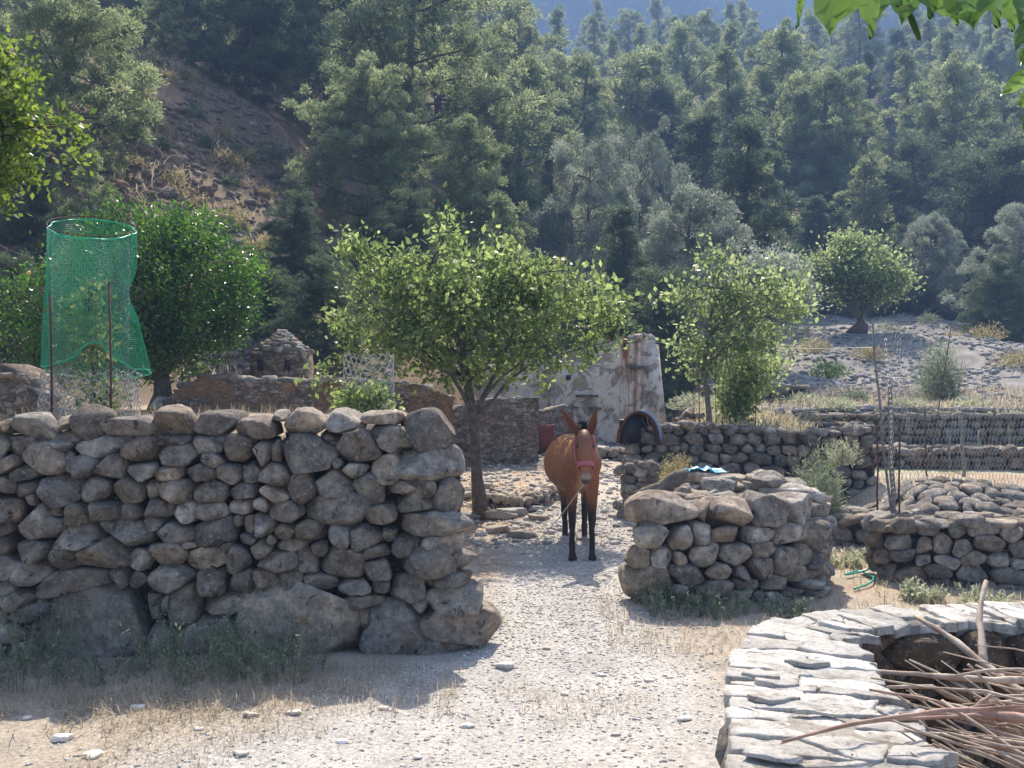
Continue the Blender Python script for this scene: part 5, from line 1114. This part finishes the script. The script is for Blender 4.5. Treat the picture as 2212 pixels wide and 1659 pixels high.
for xa, y0, y1, Yd, m_, rr, lean, lab in posts:
    if lab is None: continue
    P1 = q(xa, y0, Yd); P0 = q(xa, y1, Yd); g0 = min(Hs(P0[0], Yd), P0[2]); h = P1[2]-g0
    mb = MB(); t = np.linspace(0, 1, 7)[:, None]; P = np.array([-lean*.0, 0, -.1])+np.array([lean*h, 0, h+.1])*t+r8.normal(0, rr*.25, (7, 3))*[1, 1, 0]; tube(mb, P-[lean*h*.5, 0, 0], np.linspace(rr*.55, rr*.45, 7), 7)
    o = mb.build('fence_post', M[m_], smooth=True); o.location = (P0[0], Yd, g0); tag(o, lab, 'post', None)
def netpanel(x0, x1, ya0, ya1, Y0, Y1, nu, nv, lab, r_=.0022):
    a0 = q(x0, ya0, Y0); b0 = q(x0, ya1, Y0); a1 = q(x1, ya0, Y1); b1 = q(x1, ya1, Y1)
    def f(u, v):
        u = u[:, None]; v = v[:, None]; P = (b0*(1-u)+b1*u)*(1-v)+(a0*(1-u)+a1*u)*v; P = P+np.array([0, 1, 0])*(.05*np.sin(u*9+v*3)+.03*np.sin(v*8)); return P
    mb = MB(); hexnet(mb, f, nu, nv, r_, False); o = mb.build('wire_fence', M['wire']); tag(o, lab, 'fence')
netpanel(1897, 1946, 730, 1085, 10.45, 10.6, 6, 32, 'tall panel of wire netting stretched at the iron gate frame', .0026)
netpanel(1945, 2230, 880, 1095, 10.9, 11.6, 34, 14, 'sagging chicken wire fence running right from the gate', .0028)
netpanel(1905, 1990, 720, 935, 11.0, 11.5, 9, 13, 'upper veil of thin wire netting above the gate', .0018)
mb = MB(); P0 = q(1415, 738, 19.5); P1 = q(1905, 750, 10.8); t = np.linspace(0, 1, 20)[:, None]; tube(mb, P0+(P1-P0)*t-np.sin(t*np.pi)*[0, 0, .08], .004, 4)
tag(mb.build('wire_line', M['wire']), 'single thin wire strung from the plastered ruin to the tall pale pole', 'wire')
mb = MB(); hp = [q(x_, y_, Yd) for x_, y_, Yd in ((1890, 1165, 9.3), (1885, 1190, 9.0), (1850, 1200, 9.0), (1822, 1196, 8.9), (1855, 1190, 9.1), (1890, 1205, 8.8), (1880, 1230, 8.5), (1845, 1243, 8.3))]
hp = np.array(hp); hp[:, 2] = [.28, .08, .03, .03, .04, .03, .03, .02]; tt = np.linspace(0, len(hp)-1, 60); sm = np.stack([np.interp(tt, np.arange(len(hp)), hp[:, k]) for k in range(3)], -1)
for _ in range(6): sm[1:-1] = .25*sm[:-2]+.5*sm[1:-1]+.25*sm[2:]
sm[:, 2] = np.maximum(sm[:, 2], H(sm[:, 0], sm[:, 1])+.012); tube(mb, sm, .010, 7); tag(mb.build('garden_hose', M['hose'], smooth=True), 'turquoise green garden hose looped on the ground by the gate', 'hose')
mb = MB(); 
for k in range(5): box(mb, (0+r8.normal(0, .02), r8.normal(0, .02), .04+.05*k), (.12-.01*k, .08, .06), jit=.012)
o = mb.build('crumpled_netting', M['hose']); P = q(1895, 1165, 9.4); o.location = (P[0], 9.4, Hs(P[0], 9.4)); tag(o, 'small bundle of green netting at the foot of the gate', 'netting')
# thin canes behind the terrace wall
for k, xa in enumerate((1498, 1512, 1548, 1560, 1575, 1630)):
    P = q(xa, 935, 14.3); z = Hs(P[0], 14.3); mb = MB(); tube(mb, [(0, 0, -.05), (r8.normal(0, .03), 0, .8), (r8.normal(0, .05), 0, 1.4)], .006, 5); o = mb.build('garden_cane', M['rust']); o.location = (P[0], 14.3, z)
    tag(o, 'thin upright cane standing round the young trees behind the terrace wall', 'cane', 'canes round the young trees')

# ------------------------------------------------------------------ hanging mulberry leaves, top right
lt = MB(); tw = MB()
def bigleaf(mb, base, tip, wid, nrm=None, col=.5, cup=.15):
    base = np.asarray(base, float); tip = np.asarray(tip, float); D = tip-base; L = np.linalg.norm(D); D /= L; nrm = np.array([0, -1, .2]) if nrm is None else np.asarray(nrm, float)
    S = np.cross(D, nrm); S /= np.linalg.norm(S); Nn = np.cross(S, D); ts = np.array([0, .06, .16, .28, .42, .56, .7, .82, .92, 1.]); ws = np.array([.05, .55, .88, 1., .97, .82, .58, .33, .12, .0])
    V = []
    for t_, w__ in zip(ts, ws):
        for s_ in (-1, -.5, 0, .5, 1):
            ser = .04*math.sin(t_*60)*(abs(s_) == 1); V.append(base+D*L*(t_-(.10*(abs(s_) == 1) if t_ < .1 else 0))+S*s_*(w__+ser)*wid/2-Nn*(cup*wid*(s_*s_)*w__)+Nn*.006*math.sin(t_*22+s_*3)+Nn*L*.10*t_*t_)
    V = np.array(V); i = np.arange(9)[:, None]*5+np.arange(4)[None]; mb.add(V, np.stack([i, i+1, i+6, i+5], -1).reshape(-1, 4), (col, col, col))
lv = [(1745, -40, 1712, 62, 20, .9, 2.0), (1800, -40, 1795, 82, 75, .7, 2.1), (1850, -45, 1795, 60, 70, .3, 2.15), (1885, -40, 1870, 85, 62, .7, 2.0), (1900, -40, 1890, 50, 60, .2, 2.1), (1965, -30, 1945, 55, 60, .5, 2.0), (2010, -40, 2000, 40, 80, .1, 1.9), (2040, -20, 2065, 55, 70, .9, 2.1), (2090, -50, 2105, 65, 100, .1, 1.9), (2150, -50, 2140, 60, 90, .3, 2.0), (2185, -30, 2180, 70, 80, .8, 2.1), (2215, -10, 2205, 95, 60, .1, 1.95),
      (2230, 150, 2150, 215, 30, .95, 2.0), (2235, 200, 2190, 235, 30, .6, 2.05), (2235, 30, 2190, 120, 40, .2, 1.9), (2120, -60, 2060, 40, 90, .2, 1.85), (2225, 100, 2200, 150, 30, .9, 2.), (1985, -60, 1930, 20, 60, .1, 1.9), (2230, 230, 2205, 300, 22, .4, 2.)]
for li_, (bx_, by_, tx_, ty_, wd_, cc_, Yd) in enumerate(lv):
    if li_ < 12: by_ -= 25; ty_ += 8
    bigleaf(lt, q(bx_, by_, Yd), q(tx_, ty_, Yd-.05), wd_*.46293/F*Yd*1.12, (r8.normal(0, .35), -1, r8.normal(.2, .3)), cc_)
mr = empty('mulberry_branch', q(2300, -120, 2.0), 'overhanging branch with big backlit green leaves in the top right corner', 'branch')
o0 = q(2300, -120, 2.0)
for b_ in (lt, tw): pass
lt.V = [v-o0 for v in lt.V]; lt.build('leaves', M['mulberry'], mr, True)
tube(tw, [q(2330, -140, 2.)-o0, q(2200, -60, 2.)-o0, q(2050, -50, 2.)-o0, q(1900, -50, 2.)-o0, q(1740, -50, 2.)-o0], [.012, .008, .006, .005, .003], 6)
tube(tw, [q(1955, -50, 1.98)-o0, q(1962, 20, 1.98)-o0, q(1985, 85, 1.98)-o0], [.005, .006, .004], 6)
tube(tw, [q(2300, -120, 2.)-o0, q(2240, 60, 2.)-o0, q(2235, 240, 2.)-o0], [.008, .006, .004], 6)
tw.build('twigs', M['bark_grey'], mr, True)
tube_ = MB(); t = np.linspace(0, 1, 7)[:, None]; tube(tube_, q(1962, 25, 1.97)-o0+(q(1988, 88, 1.97)-q(1962, 25, 1.97))*t, np.array([.004, .006, .007, .007, .006, .005, .002]), 7); tube_.build('catkin', M['mulberry'], mr, True)

# ------------------------------------------------------------------ mule
MY = 10.0; MX = (581.5-512)/F*MY; MZ = Hs(MX, MY)
mule = empty('mule', (MX, MY, MZ), 'brown mule with black lower legs and a pink halter facing the viewer on the path', 'mule')
mb = MB()
def loft(Cs, ra, rb, n=18, up=(0, 0, 1)):
    """elliptic sections along Cs; ra across (x), rb in the other direction"""
    P = np.asarray(Cs, float); m0 = len(P); ts = np.linspace(0, m0-1, (m0-1)*5+1)
    def sm(a):
        a = np.asarray(a, float); o = np.array([np.interp(ts, np.arange(m0), a[:, k]) for k in range(a.shape[1])]).T if a.ndim > 1 else np.interp(ts, np.arange(m0), a)
        for _ in range(5): o[1:-1] = .25*o[:-2]+.5*o[1:-1]+.25*o[2:]
        return o
    P = sm(P); ra = sm(ra); rb = sm(rb); T = np.gradient(P, axis=0); T /= np.linalg.norm(T, axis=1)[:, None]
    A = np.tile([1., 0, 0], (len(P), 1)); A -= (A*T).sum(1)[:, None]*T; A /= np.linalg.norm(A, axis=1)[:, None]; Bv = np.cross(T, A)
    a = np.linspace(0, 2*np.pi, n, endpoint=False); V = P[:, None]+np.cos(a)[None, :, None]*A[:, None]*ra[:, None, None]+np.sin(a)[None, :, None]*Bv[:, None]*rb[:, None, None]
    m = len(P); i = np.arange(m-1)[:, None]*n; j = np.arange(n)[None]; k = (j+1) % n
    mb.add(V.reshape(-1, 3), [np.stack([i+j, i+k, i+n+k, i+n+j], -1).reshape(-1, 4), np.arange(n)[::-1][None], ((m-1)*n+np.arange(n))[None]])
loft([(0, -.20, 1.0), (0, -.12, 1.02), (-.01, .05, 1.04), (-.05, .3, 1.03), (-.075, .6, 1.02), (-.07, .85, 1.05), (-.05, 1.1, 1.08), (-.04, 1.28, 1.06), (-.04, 1.36, 1.02)],
     [.09, .18, .23, .30, .335, .31, .26, .17, .05], [.12, .22, .30, .325, .335, .31, .28, .2, .06])
loft([(0, .12, 1.16), (0, -.04, 1.24), (0, -.20, 1.32), (0, -.33, 1.37)], [.13, .115, .095, .075], [.22, .19, .15, .11])          # neck
loft([(0, -.33, 1.42), (0, -.40, 1.36), (0, -.46, 1.26), (0, -.52, 1.13), (0, -.565, 1.01), (0, -.59, .94), (0, -.595, .89)], [.05, .092, .102, .080, .060, .058, .03], [.07, .12, .13, .105, .08, .07, .04])  # head
for s_ in (-1, 1):
    x_ = s_*.075 if s_ > 0 else -.07; fx = .115 if s_ > 0 else -.105
    loft([(s_*.10, 0.0, 1.05), (s_*.115, -.02, .86), (fx, -.03, .68), (fx, -.035, .50), (fx, -.02, .44), (fx, -.02, .30), (fx, -.025, .17), (fx, -.06, .09), (fx, -.075, .05), (fx, -.08, 0.0)],
         [.085, .085, .062, .046, .047, .031, .038, .033, .045, .054], [.11, .12, .075, .052, .05, .035, .042, .036, .055, .066], 14)
    loft([(s_*.12-.0, 1.05, 1.05), (s_*.14-.0, 1.0, .82), (s_*.14-.0, 1.04, .66), (s_*.13-.0, 1.15, .50), (s_*.125-.0, 1.14, .42), (s_*.12-.0, 1.10, .28), (s_*.12-.0, 1.08, .16), (s_*.12-.0, 1.04, .08), (s_*.12-.0, 1.02, .0)],
         [.10, .10, .07, .045, .045, .035, .04, .036, .052], [.18, .15, .09, .06, .055, .04, .045, .04, .064], 14)
body = mb.build('body', None, mule); body.data.name = 'mule_body'
md = body.modifiers.new('r', 'REMESH'); md.mode = 'VOXEL'; md.voxel_size = .014; ms = body.modifiers.new('s', 'SMOOTH'); ms.iterations = 7; ms.factor = .6
dg = bpy.context.evaluated_depsgraph_get(); me = bpy.data.meshes.new_from_object(body.evaluated_get(dg)); body.modifiers.clear(); body.data = me; me.materials.clear(); me.materials.append(M['coat'])
V = np.zeros(len(me.vertices)*3); me.vertices.foreach_get('co', V); V = V.reshape(-1, 3)
# nostrils, eye sockets, cheek modelling
def dent(c, r_, d, ax):
    global V
    dd = np.linalg.norm(V-np.array(c), axis=1); V = V+np.exp(-(dd/r_)**2)[:, None]*np.array(ax)*d
for s_ in (-1, 1): dent((s_*.033, -.655, .935), .018, .022, (0, 1, 0)); dent((s_*.095, -.50, 1.29), .035, -.012, (s_, 0, 0)); dent((s_*.1, -.43, 1.34), .03, .012, (s_, 0, 0)); dent((0.30*s_-.05, .2, .95), .2, 0, (0, 0, 0))
dent((.20, -.02, 1.08), .12, .022, (1, -.5, 0)); dent((-.20, -.02, 1.08), .12, .022, (-1, -.5, 0)); dent((0, -.25, .98), .07, -.02, (0, -1, 0)); dent((.09, -.2, .96), .07, .022, (0, -1, 0)); dent((-.09, -.2, .96), .07, .022, (0, -1, 0))
V = V+(fbm(V*9, 3)*.004)[:, None]
me.vertices.foreach_set('co', V.ravel()); me.polygons.foreach_set('use_smooth', np.ones(len(me.polygons), bool))
brown = np.array([.27, .10, .042]); col = np.tile(brown, (len(V), 1))
def blend(m, c): 
    global col
    col = col*(1-m[:, None])+np.array(c)*m[:, None]
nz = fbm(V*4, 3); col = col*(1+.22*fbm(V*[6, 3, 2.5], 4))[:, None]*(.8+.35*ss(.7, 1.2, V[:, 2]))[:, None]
blend(ss(.72, .50, V[:, 2]+nz*.05)*(np.abs(V[:, 0]) < .4), (.022, .015, .013))
hd = ss(-.30, -.40, V[:, 1]); blend(hd*ss(1.28, 1.44, V[:, 2])*.75, (.07, .03, .02)); blend(hd*.45*ss(1.05, 1.3, V[:, 2]), (.13, .055, .035))
blend(hd*ss(1.03, .97, V[:, 2]), (.33, .27, .22)); blend(hd*ss(.965, .93, V[:, 2]), (.06, .05, .05))
blend(ss(.0, -.1, V[:, 1])*(1-hd)*ss(.98, .84, V[:, 2])*ss(.6, .75, V[:, 2])*ss(.09, .03, np.abs(V[:, 0]))*.8, (.50, .33, .20))
blend(ss(.03, -.0, V[:, 2]-.03), (.03, .028, .026)); blend((np.abs(V[:, 0]+.03) < .06)*ss(1.30, 1.38, V[:, 2])*(1-hd)*.6, (.08, .04, .03))
ca = me.color_attributes.new('Col', 'FLOAT_COLOR', 'POINT'); cc4 = np.ones((len(V), 4), np.float32); cc4[:, :3] = col; ca.data.foreach_set('color', cc4.ravel())
# ears
M['ear'] = mat('ear', (.20, .075, .035), .6, .3); M['ear_in'] = mat('ear_in', (.33, .19, .12), .8)
def ear(base, tip, w_):
    base = np.array(base); tip = np.array(tip); e = MB(); L = tip-base; ts = np.linspace(0, 1, 12); ws = w_*np.interp(ts, [0, .15, .4, .7, .9, 1], [.55, .8, 1, .72, .36, .04]); S = np.cross(L, [0, 1, 0]); S /= np.linalg.norm(S)
    rows = []
    for t_, w__ in zip(ts, ws):
        c_ = base+L*t_+S*.02*math.sin(t_*3)*0; a = np.linspace(-2.2, 2.2, 11); o_ = [c_+S*w__*math.sin(x)*.9+np.array([0, 1, 0])*w__*(math.cos(x))*.75 for x in a]; i_ = [c_+S*w__*math.sin(x)*.72+np.array([0, 1, 0])*w__*(math.cos(x)*.55+.0) for x in a[::-1]]; rows.append(o_+i_)
    n_ = 22; V_ = np.array(rows).reshape(-1, 3); i = np.arange(11)[:, None]*n_; j = np.arange(n_)[None]; k = (j+1) % n_
    e.add(V_, np.stack([i+j, i+k, i+n_+k, i+n_+j], -1).reshape(-1, 4)); return e.build('ear', M['ear'], mule, True)
ear((-.065, -.36, 1.40), (-.235, -.38, 1.665), .052); ear((.068, -.36, 1.40), (.125, -.38, 1.675), .052)
mn = MB()
tuft(mn, (0, -.34, 1.42), .025, .10, 260, r8, .06, .1)
for k in range(14): tuft(mn, (0, -.30+k*.03, 1.46+(-.001)*k), .02, .05, 60, r8, .05, .12)
mn.build('mane', M['black'], mule)
for s_ in (-1, 1):
    e = MB(); P, Fc = ICO[2]; e.add(P*.018+np.array([s_*.092, -.515, 1.285]), Fc); e.build('eye', M['eye'], mule, True)
tl = MB()
for k in range(40):
    a = r8.normal(0, .02, 2); tube(tl, [(-.04+a[0], 1.34, 1.12), (-.04+a[0]*2, 1.44+a[1], .95), (-.04+a[0]*2, 1.46+a[1]*2, .7), (-.04+a[0]*1.5, 1.45+a[1], .42)], [.012, .01, .008, .002], 4)
tl.build('tail', M['black'], mule)
hl = MB()
def hring(yc, zc, ax, rx, ry, w_, n=28, arc=(0, 2*np.pi)):
    a = np.linspace(arc[0], arc[1], n); ax = np.array(ax, float); ax /= np.linalg.norm(ax); Sx = np.array([1., 0, 0]); Sy = np.cross(ax, Sx)
    for dd in (-w_/2, ): pass
    inn = np.array([[0, yc, zc]])+Sx*(np.cos(a)*rx)[:, None]+Sy*(np.sin(a)*ry)[:, None]; V_ = np.concatenate([inn-ax*w_/2, inn+ax*w_/2, (inn-np.array([0, yc, zc]))*1.06+np.array([0, yc, zc])-ax*w_/2, (inn-np.array([0, yc, zc]))*1.06+np.array([0, yc, zc])+ax*w_/2])
    i = np.arange(n-1); hl.add(V_, np.concatenate([np.stack([i, i+1, n+i+1, n+i], -1), np.stack([2*n+i, 2*n+i+1, 3*n+i+1, 3*n+i], -1), np.stack([i, i+1, 2*n+i+1, 2*n+i], -1), np.stack([n+i, n+i+1, 3*n+i+1, 3*n+i], -1)]))
hring(-.535, 1.085, (0, -.33, -1), .083, .108, .052)
for s_ in (-1, 1):
    tube(hl, [(s_*.084, -.53, 1.09), (s_*.106, -.49, 1.2), (s_*.108, -.42, 1.33), (s_*.085, -.33, 1.41), (0, -.28, 1.455)], .0095, 6); tube(hl, [(s_*.082, -.56, 1.06), (s_*.07, -.60, 1.0), (s_*.03, -.54, .93)], .008, 6)
hl.build('halter', M['pink'], mule, True)
kids(mule); mule.rotation_euler = (0, 0, 0)
rp_ = MB(); A0 = np.array([MX+.0, MY-.60, MZ+.93]); E = q(1090, 1170, 9.6); E[2] = Hs(E[0], 9.6)+.02; E2 = q(1030, 1178, 9.5); E2[2] = Hs(E2[0], 9.5)+.015
t = np.linspace(0, 1, 24)[:, None]; Pm = A0+(E-A0)*t-np.sin(t*np.pi)*[0, 0, .12]; tube(rp_, np.concatenate([Pm, [E2]]), .006, 6)
tag(rp_.build('lead_rope', M['rope'], smooth=True), 'thin pale lead rope slanting from the mule halter to the ground', 'rope')

# ------------------------------------------------------------------ labels of the repeats that can be told apart
ORD = ['first', 'second', 'third', 'fourth', 'fifth', 'sixth', 'seventh', 'eighth', 'ninth', 'tenth', 'eleventh', 'twelfth', 'thirteenth', 'fourteenth', 'fifteenth', 'sixteenth', 'seventeenth', 'eighteenth', 'nineteenth', 'twentieth']
colx = lambda o: 512+o.location.x/o.location.y*F
def ranked(gname, text):
    for k, o in enumerate(sorted([o for o in bpy.data.objects if o.get('group') == gname and o.parent is None], key=colx)): o['label'] = text % (ORD[k] if k else 'leftmost')
ranked('scrub bushes on the field and scree', 'low scrub bush on the pale field or scree, %s from the left of its kind')
ranked('pale herbs before the garden wall', 'pale straw green herb clump near the garden wall, %s from the left')
ranked('canes round the young trees', 'thin upright cane beside the young trees, %s from the left')
ranked('loose stones on the open ground', 'small loose stone on the open ground, %s counting from the left')
ranked('stones round the fruit tree foot', 'tumbled grey stone at the fruit tree foot, %s from the left')
LM = [(60, 'the left frame edge'), (160, 'the green net'), (270, 'the round dark tree'), (370, 'the stone chimney'), (470, 'the fruit tree, left half'), (550, 'the fruit tree, right half'), (640, 'the mule and ruin'), (740, 'the slender young tree'), (830, 'the field wall'), (920, 'the umbrella shaped tree'), (2000, 'the wire fence')]
cells = {}
for o in bpy.data.objects:
    if o.get('group') == 'pines in the closed rows up the hillside' and o.parent is None:
        c_ = next(n_ for v, n_ in LM if colx(o) < v); r_ = ['front', 'second', 'third', 'fourth', 'crest'][int(min(4, (o.location.y-42)//22))]
        cells.setdefault((c_, r_), []).append(o)
for (c_, r_), L_ in cells.items():
    for k, o in enumerate(sorted(L_, key=colx)):
        kd = 'narrow dark cypress' if 'cypress' in o.name else 'dark fir' if 'fir' in o.name else 'grey green pine'
        o['label'] = '%s, %s forest row above %s%s' % (kd, r_, c_, '' if len(L_) == 1 else ', '+(ORD[k] if k else 'leftmost')+' there')

# ------------------------------------------------------------------ haze
mb = MB(); box(mb, (20, 300, 139), (1100, 760, 282))
hz = mb.build('haze', None); tag(hz, 'pale bluish air haze', None, None, 'stuff')
hm = bpy.data.materials.new('haze'); hm.use_nodes = True; t = hm.node_tree; t.nodes.clear(); o_ = t.nodes.new('ShaderNodeOutputMaterial'); v_ = t.nodes.new('ShaderNodeVolumePrincipled')
v_.inputs['Color'].default_value = (.34, .55, 1, 1); v_.inputs['Density'].default_value = .0024; v_.inputs['Anisotropy'].default_value = 0
t.links.new(v_.outputs[0], o_.inputs['Volume']); hz.data.materials.append(hm)
hz.display_type = 'WIRE'
# prototypes never planted are removed
for kd, (p, _) in PR.items():
    if kd not in used:
        for c in list(ALLCH[p.name])+[p]: bpy.data.objects.remove(c)
